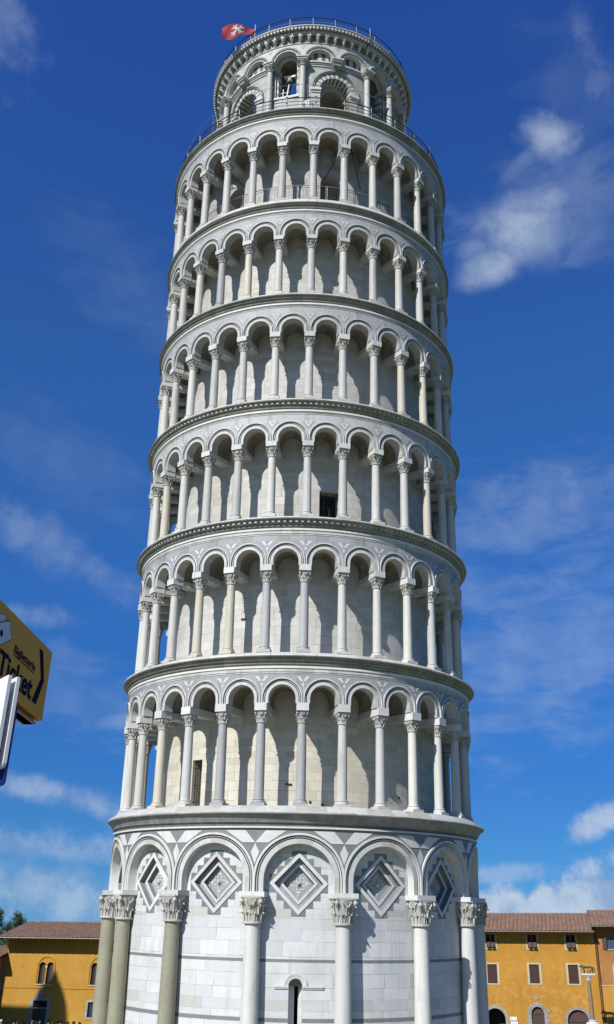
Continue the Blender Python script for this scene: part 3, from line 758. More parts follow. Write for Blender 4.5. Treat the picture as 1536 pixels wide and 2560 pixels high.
# inner face
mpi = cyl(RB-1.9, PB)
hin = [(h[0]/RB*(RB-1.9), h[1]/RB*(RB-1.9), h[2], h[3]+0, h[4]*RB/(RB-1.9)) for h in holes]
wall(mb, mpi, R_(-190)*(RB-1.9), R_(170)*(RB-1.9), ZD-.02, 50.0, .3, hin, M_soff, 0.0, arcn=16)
mb.build('belfry_wall', tower)
mb = MB()
for p_ in range(6):
    mpd = cyl(RB, PB+60*p_+30)       # wide bay: striped round arch with archivolt
    r0 = deg(9.7)
    arch_ring(mb, mpd, 0, 46.50, 0, [(r0, 0), (r0, .05), (r0+.30, .05), (r0+.30, 0)], M_mw, 24, alt=(1, (M_mw, M_grey), 1))
    arch_ring(mb, mpd, 0, 46.50, 0, [(r0+.31, 0), (r0+.31, .12), (r0+.36, .10), (r0+.38, .16), (r0+.44, .16), (r0+.45, 0)], M_corn, 24)
    soffit(mb, mpd, 0, 46.5, 0, r0-.004, .04, -.55, M_mw, 24, 1, alt=((M_mw, M_dkg), 1))
    soffit(mb, mpd, 0, 46.3, 0, r0-.16, -.55, -1.9, M_soff, 24, 1)
    P1 = archpts(r0-.004, 46.5, 0, 24); P2 = archpts(r0-.16, 46.3, 0, 24)
    for a, b, c, d in zip(P1, P1[1:], P2[1:], P2): mb.face([mpd(*a, -.55), mpd(*b, -.55), mpd(*c, -.55), mpd(*d, -.55)], M_bel)
    for s_ in (-1, 1):               # impost blocks and piers
        q = cyl(RB, PB+60*p_+30+s_*11.9)
        for (z0, z1, d, hw) in ((46.22, 46.34, .10, .24), (46.34, 46.48, .17, .27)):
            mb.face([q(-hw, z0, d), q(hw, z0, d), q(hw, z1, d), q(-hw, z1, d)], M_mw)
            mb.face([q(-hw, z1, d), q(hw, z1, d), q(hw, z1, 0), q(-hw, z1, 0)], M_mw); mb.face([q(-hw, z0, d), q(hw, z0, d), q(hw, z0, 0), q(-hw, z0, 0)], M_mw)
            for x in (-hw, hw): mb.face([q(x, z0, 0), q(x, z1, 0), q(x, z1, d), q(x, z0, d)], M_mw)
        mb.face([q(-.22, ZD, .05), q(.22, ZD, .05), q(.22, 46.22, .05), q(-.22, 46.22, .05)], M_bel, [(0, ZD), (.4, ZD), (.4, 46.2), (0, 46.2)])
        for x in (-.22, .22): mb.face([q(x, ZD, 0), q(x, 46.22, 0), q(x, 46.22, .05), q(x, ZD, .05)], M_bel)
    # string course / lintel over the wide bay
    m3 = cyl(RB, PB+60*p_+30)
    for (z0, z1, d) in ((48.06, 48.16, .05), (48.16, 48.24, .10), (48.24, 48.32, .16)):
        n = 12
        for k in range(n):
            a, b = deg(-20)+deg(40)*k/n, deg(-20)+deg(40)*(k+1)/n
            mb.face([m3(a, z0, d), m3(b, z0, d), m3(b, z1, d), m3(a, z1, d)], M_mw)
            mb.face([m3(a, z0, 0), m3(b, z0, 0), m3(b, z0, d), m3(a, z0, d)], M_corn)
            mb.face([m3(a, z1, 0), m3(b, z1, 0), m3(b, z1, d), m3(a, z1, d)], M_mw)
    # jamb pilasters of the narrow bay, inner arch ring
    m4 = cyl(RB, PB+60*p_)
    r1 = deg(7.2)
    arch_ring(mb, m4, 0, 48.25, .10, [(r1-.11, -.3), (r1-.11, -.12), (r1+.0, -.12)], M_mw, 18)
    for s_ in (-1, 1):
        for kk in range(9):
            z0 = 46.15+kk*.235; mm = (M_mw, M_grey)[kk % 2]
            mb.face([m4(s_*(r1-.11), z0, -.12), m4(s_*(r1+.001), z0, -.12), m4(s_*(r1+.001), z0+.235, -.12), m4(s_*(r1-.11), z0+.235, -.12)], mm)
            mb.face([m4(s_*(r1-.11), z0, -.12), m4(s_*(r1-.11), z0+.235, -.12), m4(s_*(r1-.11), z0+.235, -.5), m4(s_*(r1-.11), z0, -.5)], mm)
    for (z0, z1, d) in ((46.0, 46.15, .07),):
        mb.face([m4(-r1-.1, z0, d), m4(r1+.1, z0, d), m4(r1+.1, z1, d), m4(-r1-.1, z1, d)], M_mw); mb.face([m4(-r1-.1, z1, d), m4(r1+.1, z1, d), m4(r1+.1, z1, -.1), m4(-r1-.1, z1, -.1)], M_mw)
mb.build('belfry_opening', tower)
# upper arcade of 18 unit arches
RU = RB+.30; mb = MB(); HU = RU*R_(10); riU = .655; reU = HU*.985; sU = 48.32; stU = 0.0
for k in range(18):
    mp = cyl(RU, PB+20*k)
    narrow = k % 3 == 0
    prof = [(riU, 0), (riU+.06, .0), (riU+.065, -.02), (riU+.10, -.02), (riU+.105, .04), (reU-.05, .06), (reU, .02), (reU, 0)]
    arch_ring(mb, mp, 0, sU, stU, prof, M_arch, 18, HU, mats=[M_mw, M_corn, M_corn, M_mw, M_corn, M_mw, M_mw])
    for j in range(22):      # dentils round the archivolt
        t = PI*(j+.5)/22; rr = riU+.145
        q = mp(-rr*math.cos(t), sU+rr*math.sin(t), .07); th = R_(PB+20*k)-rr*math.cos(t)/RU
        mb.box(q, (.035, .05, .035), M_mw, Matrix.Rotation(th, 3, 'Z'))
    spandrel(mb, mp, 0, sU, stU, reU-.004, HU, 49.38, -.004, M_mw, 18)
    quad(mb, cyl(RU, PB+20*k+10), [(-.16, 49.25), (0, 49.0), (.16, 49.25), (0, 49.25)], M_greyl, 1, .004)
    soffit(mb, mp, 0, sU, stU, riU, 0, -.36 if not narrow else -.34, M_mw, 18, 1)
    for s_ in (-1, 1): mb.face([mp(s_*riU, sU, 0), mp(s_*HU, sU, 0), mp(s_*HU, sU, -.3), mp(s_*riU, sU, -.3)], M_mw)
    if not narrow:      # lunette of radial stripes, a little proud of the wall
        P = archpts(riU, sU, 0, 18)
        for j, (a, b) in enumerate(zip(P, P[1:])):
            mb.face([mp(a[0], sU, -.26), mp(b[0], sU, -.26), mp(*b, -.26), mp(*a, -.26)], (M_mw, M_dkg)[(j//2) % 2])
mb.build('belfry_arcade', tower)
# belfry columns and corbels
bc = shaft_mb(47.80-ZD, .175, M_shW).build('belfry_column', None)
bcap = capital_mb(.34, .165, .46, M_cap).build('capital', None)
eb = MB(); eb.box((0, .10, .05), (.56, .74, .10), M_mw); eb.box((0, .08, .13), (.64, .82, .06), M_mw); ebo = eb.build('abacus', None, smooth=0)
cb = MB(); cb.box((0, .10, .26), (.40, .56, .22), M_corn); cb.box((0, .08, .40), (.52, .70, .10), M_mw); cb.box((0, .06, .49), (.62, .80, .08), M_mw); cb.box((0, .16, .10), (.30, .36, .10), M_corn)
cbo = cb.build('corbel', None, smooth=0)
f1 = f2 = True
for p_ in range(6):
    for a in (PB+60*p_-10, PB+60*p_+10):
        aa = (a+180) % 360-180
        if abs(aa) > 110: continue
        th = R_(aa); rr = RB+.24
        if f1: c, cp, ab = bc, bcap, ebo; f1 = False
        else:
            c, cp, ab = bc.copy(), bcap.copy(), ebo.copy()
            for x in (c, cp, ab): COL.objects.link(x)
        c.parent = tower; c.location = (rr*math.sin(th), -rr*math.cos(th), ZD); c.rotation_euler = (0, 0, th)
        cp.parent = c; cp.location = (0, 0, 47.80-ZD); ab.parent = c; ab.location = (0, 0, 48.14-ZD)
    aa = (PB+60*p_+30+180) % 360-180
    if abs(aa) < 110:
        if f2: c = cbo; f2 = False
        else: c = cbo.copy(); COL.objects.link(c)
        th = R_(aa); rr = RB+.22; c.parent = tower; c.location = (rr*math.sin(th), -rr*math.cos(th), 47.78); c.rotation_euler = (0, 0, th)
# corbel table: consoles, little arches, dentils, rim
mb = MB(); rw = RU+.0
mb.lathe([(rw, 49.33), (rw+.04, 49.36), (rw+.04, 49.40), (rw, 49.42), (rw, 49.94), (rw+.27, 49.95), (rw+.30, 49.955), (rw+.32, 49.96), (rw+.34, 50.055), (rw+.48, 50.07), (5.825, 50.12), (5.825, 50.17), (5.70, 50.24), (3.8, 50.26)], M_corn, 240,
         mats=[M_mw, M_mw, M_mw, M_corn, M_corn, M_corn, M_corn, M_cornd, M_corn, M_lip, M_lip, M_lip, M_lip])  # the darkest band paints shade into the gaps behind the dentils
NC = 72; M_dent = AGE[2]['mw']
for k in range(NC):
    a = 2*PI*(k+.5)/NC; rot = Matrix.Rotation(a, 3, 'Z'); O = Vector((math.sin(a), -math.cos(a), 0))
    mb.tube([O*(rw+.0)+Vector((0, 0, 49.42)), O*(rw+.06)+Vector((0, 0, 49.50)), O*(rw+.17)+Vector((0, 0, 49.60)), O*(rw+.20)+Vector((0, 0, 49.66))], [.05, .07, .09, .08], M_dent, 8)
    mb.box(O*(rw+.14)+Vector((0, 0, 49.69)), (.21, .28, .06), M_dent, rot)
for k in range(NC):     # small arches springing from console to console
    mp = cyl(rw+.27, 360/NC*k); hb = (rw+.27)*PI/NC; ri = hb*.72
    arch_ring(mb, mp, 0, 49.72, 0, [(ri, -.24), (ri, 0), (hb*.99, 0)], M_dent, 10, hb)
    spandrel(mb, mp, 0, 49.72, 0, hb*.985, hb, 49.965, -.002, M_dent, 10)
    for s_ in (-1, 1): mb.face([mp(s_*ri, 49.72, 0), mp(s_*hb, 49.72, 0), mp(s_*hb, 49.72, -.2), mp(s_*ri, 49.72, -.2)], M_mw)
ND = 184
for k in range(ND):
    a = 2*PI*k/ND; O = Vector((math.sin(a), -math.cos(a), 0))
    mb.box(O*(rw+.43)+Vector((0, 0, 50.0)), (.115, .12, .10), M_dent, Matrix.Rotation(a, 3, 'Z'))
mb.build('corbel_table', tower)

# railings
def ring(mb, R, z, r, m, n=120, a0=0, a1=360):
    mb.tube([(R*math.sin(R_(a0+(a1-a0)*k/n)), -R*math.cos(R_(a0+(a1-a0)*k/n)), z) for k in range(n+1)], r, m, 5, cap=False)
mb = MB()
ring(mb, 7.32, 43.62, .028, M_rail); ring(mb, 7.32, 43.40, .016, M_rail); ring(mb, 7.32, 43.18, .016, M_rail)
for k in range(32):
    a = R_(-9.9+11.33*k); O = Vector((math.sin(a), -math.cos(a), 0))
    if k*11.33 > 350: continue
    mb.tube([O*7.30+Vector((0, 0, 42.9)), O*7.32+Vector((0, 0, 43.66))], .030, M_rail, 6); mb.sphere(O*7.32+Vector((0, 0, 43.69)), .055, M_rail, 6)
    mb.sphere(O*7.33+Vector((0, 0, 43.30)), .05, M_rail, 6)
mb.build('deck_railing', tower)
mb = MB()
ring(mb, 7.05, 44.75, .010, M_steel)
for k in range(16):
    a = R_(-2+22.5*k); O = Vector((math.sin(a), -math.cos(a), 0)); T = Vector((math.cos(a), math.sin(a), 0))
    mb.tube([O*7.05+Vector((0, 0, 42.9)), O*7.05+Vector((0, 0, 44.75))], .016, M_steel, 5)
    mb.tube([O*7.05+T*.12+Vector((0, 0, 42.9)), O*7.05+T*.12+Vector((0, 0, 44.2)), O*7.05+Vector((0, 0, 44.2))], .016, M_steel, 5)
mb.build('wire_guard', tower)
mb = MB()
ring(mb, 5.62, 50.88, .028, M_rail); ring(mb, 5.62, 50.58, .014, M_steel)
for k in range(29):
    a = R_(-.5+12.4*k); O = Vector((math.sin(a), -math.cos(a), 0))
    mb.tube([O*5.60+Vector((0, 0, 50.2)), O*5.62+Vector((0, 0, 50.92))], .024, M_rail, 6); mb.sphere(O*5.62+Vector((0, 0, 50.93)), .05, M_rail, 6)
mb.build('top_railing', tower)
mb = MB(); RR = 6.72
ring(mb, RR, 38.72, .020, M_steel, 90); ring(mb, RR, 38.60, .010, M_rail, 90); ring(mb, RR, 37.48, .012, M_rail, 90)
for k in range(30):
    a = R_(-5.2+12*k); O = Vector((math.sin(a), -math.cos(a), 0)); T = Vector((math.cos(a), math.sin(a), 0))
    for s_ in (-.035, .035): mb.tube([O*RR+T*s_+Vector((0, 0, 37.35)), O*RR+T*s_+Vector((0, 0, 38.74))], .020, M_steel, 5)
    for j in range(1, 10):
        b = a+R_(12)*j/10; O2 = Vector((math.sin(b), -math.cos(b), 0)); mb.tube([O2*RR+Vector((0, 0, 37.48)), O2*RR+Vector((0, 0, 38.60))], .008, M_rail, 4)
mb.build('gallery_railing', tower)
# tie rods of the top gallery
mb = MB()
for (a, b, zz, z2) in ((-41, -33, 40.9, 39.9), (-48, -40, 40.9, 40.2), (14, 6, 41.2, 39.6), (16, 24, 41.2, 39.5)):
    p = cyl(RC[5]-.2, a)(0, zz); q = cyl(RWALL+.03, b)(0, z2); mb.tube([p, q], .022, M_iron, 5)
mb.build('tie_rod', tower)
# lightning conductor down the cornice on the right, small pipes on the walls
mb = MB(); q = cyl(5.86, 31.5)
mb.tube([q(0, 50.9), q(0, 50.15, .02), q(.0, 49.8, -.3), q(0, 49.4, -.5)], .03, M_rail, 6); mb.build('conductor', tower)
mb = MB()
for (gi, th, z) in ((0, -2.9, 10.66), (1, -22.5, 17.3), (1, -13.5, 17.6)):
    q = cyl(RWALL, th); mb.tube([q(-.12, z, .03), q(.12, z, .03)], .03, M_rail, 6)
for (gi, th, z) in ((0, 5.0, 10.02), (0, 9.5, 9.93), (0, 42, 10.4)):
    q = cyl(RWALL, th); mb.sphere(q(0, z, 0), .055, M_dark, 8)
mb.build('wall_fitting', tower)
# inner drum core so that no light leaks through the storeys
mb = MB(); mb.lathe([(RWALL-.6, 0), (RWALL-.6, 42.88), (0, 42.88)], M_soff, 90); mb.build('inner_drum', tower)

# ------------------------------------------------------------------ things on the tower
M_mw = AGE[0]['mw']
def on_tower(th, r, z, rz=0.0):
    t = R_(th); return TM @ Matrix.Translation((r*math.sin(t), -r*math.cos(t), z)) @ Matrix.Rotation(t+rz, 4, 'Z')
M_red = simple('red_flag_cloth', (.26, .006, .010), .8, var=.15)
M_flagw = simple('white_flag_cloth', (.42, .40, .41), .8, var=.08)
fp = empty('flagpole', on_tower(-35.6, 5.55, 50.22, R_(35.6)), label='pole with a red flag bearing a white cross on the tower rim', category='flag')
mb = MB(); mb.tube([(0, 0, -.05), (0, 0, 1.25)], .03, simple('grey_pole', (.30, .30, .29), .6), 8); mb.build('pole', fp)
def flagpt(s, t):      # s 0..1 away from the pole, t 0..1 downwards
    x = -.02-1.80*s; z = 1.0-.55*t-.18*math.sin(2.2*s)+(.0 if s < .15 else .0)
    grow = .40+.72*min(1, s*1.6); z = .98-.95*t*grow*(1-.25*max(0, s-.7)/.3)+.22*math.sin(3.0*s)-.25*s*(1-t)*.2+.12*s
    y = .10*math.sin(7.5*s+1.6*t)+.04*math.sin(13*s-3*t)
    return Vector((x, y, z))
mb = MB(); ns, nt = 30, 14
for i in range(ns):
    for j in range(nt): mb.face([flagpt(i/ns, j/nt), flagpt((i+1)/ns, j/nt), flagpt((i+1)/ns, (j+1)/nt), flagpt(i/ns, (j+1)/nt)], M_red)
fl = mb.build('flag', fp)
mb = MB()
def fpatch(pts, n=4):
    def mp(s, t):
        e = 1e-3; p = flagpt(s, t); nrm = (flagpt(s+e, t)-p).cross(flagpt(s, t+e)-p).normalized(); return p, nrm
    for side in (-1, 1):
        L = lambda a, b, q: (a[0]+(b[0]-a[0])*q, a[1]+(b[1]-a[1])*q)
        for i in range(n):
            for j in range(2):
                q = []
                for (a, b) in ((i/n, j/2), ((i+1)/n, j/2), ((i+1)/n, (j+1)/2), (i/n, (j+1)/2)):
                    u = L(L(pts[0], pts[1], a), L(pts[3], pts[2], a), b); P, N_ = mp(*u); q.append(P+N_*.012*side)
                mb.face(q, M_flagw)
cx, cy = .52, .50; asp = 1.9
for k in range(4):
    a = R_(45+90*k-8); d = (math.cos(a)/asp, math.sin(a)); n_ = (-math.sin(a)/asp, math.cos(a)); Lr = .34
    P = lambda l, wd: (cx+d[0]*l+n_[0]*wd, cy+d[1]*l+n_[1]*wd)
    fpatch([P(.0, -.02), P(Lr, -.13), P(Lr, .13), P(.0, .02)])
    for wd, ll in ((-.15, Lr), (0, Lr+.06), (.15, Lr)): fpatch([P(ll-.035, wd-.04), P(ll+.05, wd-.035), P(ll+.05, wd+.035), P(ll-.035, wd+.04)], 1)
mb.build('cross', fl)

be = empty('bell', on_tower(-16.5, 4.35, 46.15), label='green bronze bell hanging on a white frame in the narrow belfry opening', category='bell')
mb = MB(); prof = [(.0, 1.50), (.21, 1.50), (.22, 1.53), (.175, 1.60), (.14, 1.72), (.12, 1.84), (.07, 1.89), (0, 1.90)]; mb.lathe(prof, M_bronze, 24); mb.build('bell_body', be)
M_wp = simple('white_paint', (.75, .75, .74), .5, var=.04)
mb = MB(); mb.box((0, 0, 1.96), (.62, .10, .10), M_wp)
for x in (-.28, -.10, .10, .28): mb.sphere((x, 0, 2.04), .06, M_wp, 8)
mb.build('yoke', be)
mb = MB()
for x in (-.52, .52):
    mb.tube([(x, 0, 0), (x*.62, 0, 1.93)], .028, M_iron, 6)
mb.tube([(0, -.50, -.05), (0, -.12, 1.30)], .035, M_wp, 6); mb.tube([(-.25, -.4, .0), (-.25, -.3, .85)], .025, M_wp, 6); mb.tube([(-.40, -.3, .6), (.1, -.3, .6)], .022, M_wp, 6)
mb.build('frame', be)

# ------------------------------------------------------------------ people
def skinned(name, verts, edges, radii, lv=2):
    me = bpy.data.meshes.new(name); me.from_pydata(verts, edges, [])
    o = bpy.data.objects.new(name, me); COL.objects.link(o)
    sk = o.modifiers.new('s', 'SKIN'); sk.use_smooth_shade = True
    for i, r in enumerate(radii):
        v = me.skin_vertices[0].data[i]; v.radius = r if isinstance(r, tuple) else (r, r)
    me.skin_vertices[0].data[0].use_root = True
    su = o.modifiers.new('u', 'SUBSURF'); su.levels = lv; su.render_levels = lv
    dg = bpy.context.evaluated_depsgraph_get(); m2 = bpy.data.meshes.new_from_object(o.evaluated_get(dg))
    bpy.data.objects.remove(o); bpy.data.meshes.remove(me); m2.name = name
    return m2
M_skin = simple('skin', (.34, .19, .12), .6, var=.05)
def cloth(n, c): return simple(n, c, .85, var=.1, scale=6)
HAIR = {'dark': simple('dark_hair', (.014, .010, .008), 1, spec=.05), 'brown': simple('brown_hair', (.05, .024, .012), 1, spec=.05), 'grey': simple('grey_hair', (.09, .085, .08), 1, spec=.05), 'cap': simple('white_cap', (.40, .40, .40), .8)}
def person(loc, rz, h, shirt, trou, hair, label, mw=None, arm=0.0, group='visitors walking below the yellow house'):
    k = h/1.75
    V = [(0, 0, .98), (0, 0, 1.12), (0, .01, 1.28), (0, .01, 1.42), (0, 0, 1.49), (0, -.01, 1.56), (0, -.02, 1.64), (0, -.01, 1.72)]
    E = [(i, i+1) for i in range(7)]; Rr = [(.15, .11), (.135, .10), (.165, .115), (.15, .10), (.055, .055), (.062, .068), (.078, .098), (.055, .07)]
    for s in (-1, 1):
        b = len(V); V += [(.19*s, .01, 1.40), (.245*s, .02+arm*.1, 1.12), (.25*s, -.06-arm*.2, .88+arm*.2), (.25*s, -.10-arm*.25, .80+arm*.25)]
        Rr += [(.06, .06), (.045, .045), (.035, .035), (.035, .022)]; E += [(3, b), (b, b+1), (b+1, b+2), (b+2, b+3)]
        for f in range(4):
            V.append((.25*s+(-.03+.02*f), -.12-arm*.28, .72+arm*.28+.005*(f == 3))); Rr.append((.010, .010)); E.append((b+3, len(V)-1))
        V.append((.21*s, -.15-arm*.25, .78+arm*.25)); Rr.append((.011, .011)); E.append((b+3, len(V)-1))
        b = len(V); st_ = .10*s*(1 if rz > 0 else -1)
        V += [(.09*s, 0, .90), (.10*s, -st_*.4, .50), (.10*s, st_, .09), (.10*s, st_-.14, .03)]
        Rr += [(.09, .095), (.06, .065), (.042, .045), (.042, .03)]; E += [(0, b), (b, b+1), (b+1, b+2), (b+2, b+3)]
    # nose and ears
    V.append((0, -.125, 1.63)); Rr.append((.014, .018)); E.append((6, len(V)-1))
    for s in (-1, 1): V.append((.085*s, 0, 1.64)); Rr.append((.010, .022)); E.append((6, len(V)-1))
    me = skinned('body', [(x*k, y*k, z*k) for x, y, z in V], E, [(a*k, b_*k) for a, b_ in Rr], 1)
    me.materials.clear()
    for m in (M_skin, shirt, trou, M_rail): me.materials.append(m)
    for p in me.polygons:
        c = p.center/k; p.material_index = 3 if c.z < .08 else 2 if c.z < .97 and abs(c.x) < .2 else 1 if c.z < 1.475 and c.z > 1.02+.0*arm else 0
    root = empty('person', mw, loc, rz, label=label, category='person')
    if group: root['group'] = group
    o = bpy.data.objects.new('body', me); COL.objects.link(o); o.parent = root
    mb = MB()
    for i in range(6):      # hair cap
        for j in range(14):
            P = lambda a, b: Vector((.106*math.sin(a)*math.cos(b), .018+.126*math.sin(a)*math.sin(b), 1.655+.122*math.cos(a)))*k
            a0, a1 = PI*.62*i/6, PI*.62*(i+1)/6; b0, b1 = 2*PI*j/14, 2*PI*(j+1)/14
            if i > 3 and math.sin((b0+b1)/2) < -.35: continue
            J = lambda a, b: Vector((0, 0, 1.655*k))+(P(a, b)-Vector((0, 0, 1.655*k)))*(1+.07*math.sin(5*b+9*a+h*40)*math.sin(a))
            mb.face([J(a0, b0), J(a1, b0), J(a1, b1), J(a0, b1)] if i else [J(a0, b0), J(a1, b0), J(a1, b1)], HAIR[hair])
    mb.build('hair', root)
    # eyes
    mb = MB()
    for s in (-1, 1): mb.sphere((.03*s*k, -.100*k, 1.65*k), .010*k, M_rail, 6)
    mb.build('eyes', root)
    return root
person(None, 1, 1.72, cloth('white_shirt', (.75, .75, .75)), cloth('dark_trousers', (.03, .03, .04)), 'dark', 'person in a white shirt leaning by the railing in front of the belfry', mw=on_tower(-1.9, 6.35, 42.93, 0), arm=.8, group=None)
def ground_at(px, d):
    r = ray(px, 2550); r = Vector((r.x, r.y, 0)).normalized(); return (r.x*d, -45.724+r.y*d, 0)
CR = [(4, 78, 1.66, (.10, .10, .13), 'cap', 'person in a pale cap at the far left of the crowd'),
      (36, 80, 1.68, (.02, .02, .025), 'dark', 'dark haired person in black, second head from the left of the crowd'),
      (45, 84, 1.58, (.05, .05, .07), 'brown', 'shorter brown haired person just right of the dark haired person in black'),
      (60, 80, 1.56, (.06, .05, .05), 'dark', 'person in dark brown left of the barred doorway'),
      (82, 82, 1.66, (.10, .12, .22), 'grey', 'grey haired person in a blue grey top below the doorway of the yellow house'),
      (92, 78, 1.62, (.12, .14, .20), 'brown', 'brown haired person in slate blue under the doorway'),
      (101, 80, 1.62, (.30, .32, .36), 'grey', 'grey haired person in a light grey top right of the doorway'),
      (122, 82, 1.74, (.05, .05, .20), 'dark', 'tall dark haired person in a navy top at the middle of the crowd'),
      (134, 86, 1.60, (.18, .10, .08), 'brown', 'brown haired person in maroon behind the tall person in navy'),
      (145, 80, 1.68, (.04, .05, .08), 'dark', 'person in a dark jacket left of the one in pale blue'),
      (153, 78, 1.72, (.24, .30, .38), 'dark', 'dark haired person in a pale blue shirt'),
      (163, 80, 1.62, (.16, .10, .07), 'brown', 'person in a brown top right of the pale blue shirt'),
      (171, 84, 1.64, (.10, .07, .06), 'brown', 'brown haired person in dark red brown, second of the two in brown'),
      (186, 78, 1.66, (.16, .26, .50), 'brown', 'auburn haired person in a bright blue top near the tower'),
      (200, 79, 1.62, (.05, .05, .06), 'brown', 'person in a dark top, rightmost head beside the tower')]
for i, (px, d, h, c, hr, lb) in enumerate(CR):
    h += .05
    person(ground_at(px, d), PI+(-1)**i*(.3+.37*i % 1.1), h, cloth('top', c), cloth('trousers', (.05, .055, .08)), hr, lb)

# ------------------------------------------------------------------ houses
def plaster(name, c, c2, c3):
    m, g, b = mat(name); ob = g.n('ShaderNodeTexCoord').outputs['Object']
    n1 = g.noise(ob, .35, 6, .65); n2 = g.noise(ob, 2.2, 6, .7); n3 = g.noise(g.vm('MULTIPLY', ob, (2.5, 2.5, .3)), 1, 5, .6)
    base = g.mix(g.ramp(n1, .35, .65), rgba(c), rgba(c2)); base = g.mix(g.math('MULTIPLY', g.math('MULTIPLY', g.ramp(n2, .44, .62), g.ramp(g.noise(ob, .5, 3), .48, .60)), .45), base, rgba(c3)); base = g.mix(g.math('MULTIPLY', g.ramp(n2, .55, .35), .22), base, (c[0]*.68, c[1]*.62, c[2]*.6, 1))
    base = g.mix(g.math('MULTIPLY', g.ramp(n3, .5, .75), .35), base, (c[0]*.7, c[1]*.66, c[2]*.6, 1))
    g.put(b, 'Base Color', base); b.inputs['Roughness'].default_value = .9; b.inputs['Specular IOR Level'].default_value = .15
    g.put(b, 'Normal', g.n('ShaderNodeBump', i_Strength=.3, i_Distance=.02, i_Height=n2).outputs[0]); return m
M_yel = plaster('ochre_plaster', (.37, .18, .028), (.43, .218, .038), (.52, .32, .10))
M_yel2 = plaster('yellow_plaster', (.39, .205, .032), (.44, .24, .044), (.42, .25, .075))
M_ora = plaster('terracotta_plaster', (.30, .135, .040), (.35, .17, .055), (.38, .21, .085))
M_ochl = plaster('lower_ochre_plaster', (.42, .215, .035), (.46, .25, .05), (.40, .18, .06))
M_frame = plaster('pale_window_surround', (.40, .36, .21), (.46, .42, .27), (.34, .31, .22))
M_stone = marble('grey_doorstone', (.30, .29, .26), (.38, .365, .33), (.22, .20, .17), .42, .3, sfac=.4)
M_shut = simple('brown_shutter', (.055, .022, .014), .7, var=.15)
M_wood = simple('dark_rafter_wood', (.05, .033, .02), .9, var=.2)
M_glass = simple('window_glass', (.05, .075, .11), .12, var=.1)
def tilemat():
    m, g, b = mat('terracotta_tiles'); uv = g.n('ShaderNodeUVMap').outputs[0]; sx = g.n('ShaderNodeSeparateXYZ', i_0=uv)
    cell = g.n('ShaderNodeCombineXYZ', i_0=g.math('FLOOR', g.math('DIVIDE', sx.outputs[0], .40)), i_1=g.math('FLOOR', g.math('DIVIDE', sx.outputs[1], .38))).outputs[0]
    wn = g.n('ShaderNodeTexWhiteNoise', noise_dimensions='2D'); g.put(wn, 'Vector', cell)
    n = g.noise(g.n('ShaderNodeTexCoord').outputs['Object'], 1.2, 6, .7)
    base = g.mix(wn.outputs[0], (.135, .068, .042, 1), (.225, .125, .078, 1)); base = g.mix(g.math('MULTIPLY', g.ramp(n, .4, .65), .6), base, (.17, .13, .095, 1))
    edge = g.math('GREATER_THAN', g.math('FRACT', g.math('DIVIDE', sx.outputs[1], .38)), .9); base = g.mix(g.math('MULTIPLY', edge, .5), base, (.05, .025, .015, 1))
    g.put(b, 'Base Color', base); b.inputs['Roughness'].default_value = .85; return m
M_tile = tilemat()
def tiled(mb, u0, u1, de, ze, dr, zr, pitch=.40, step=6):
    """corrugated tile slope from eave (depth de outward, height ze) to ridge"""
    n = int((u1-u0)/pitch*step); L = math.hypot(de-dr, zr-ze); rows = max(2, int(L/.38)); 
    f = lambda i: .13*abs(math.cos(PI*i/step))
    for i in range(n):
        a, b = u0+(u1-u0)*i/n, u0+(u1-u0)*(i+1)/n; ha, hb = f(i), f(i+1)
        for r in range(rows):
            t0, t1 = r/rows, (r+1)/rows; lift0, lift1 = .03, .0
            P = lambda u, t, h: (u, -(de+(dr-de)*t), ze+(zr-ze)*t+h)
            mb.face([P(a, t0, ha+lift0), P(b, t0, hb+lift0), P(b, t1, hb), P(a, t1, ha)], M_tile, [(a, t0*L+.001), (b, t0*L+.001), (b, t1*L-.001), (a, t1*L-.001)])
            mb.face([P(a, t0, ha), P(b, t0, hb), P(b, t0, hb+lift0), P(a, t0, ha+lift0)], M_tile, [(a, t0*L)]*4)
def slab(mb, u0, u1, z0, z1, d0, d1, m):      # box on the facade, d outward
    mb.box(((u0+u1)/2, -(d0+d1)/2, (z0+z1)/2), (u1-u0, d1-d0, z1-z0), m)
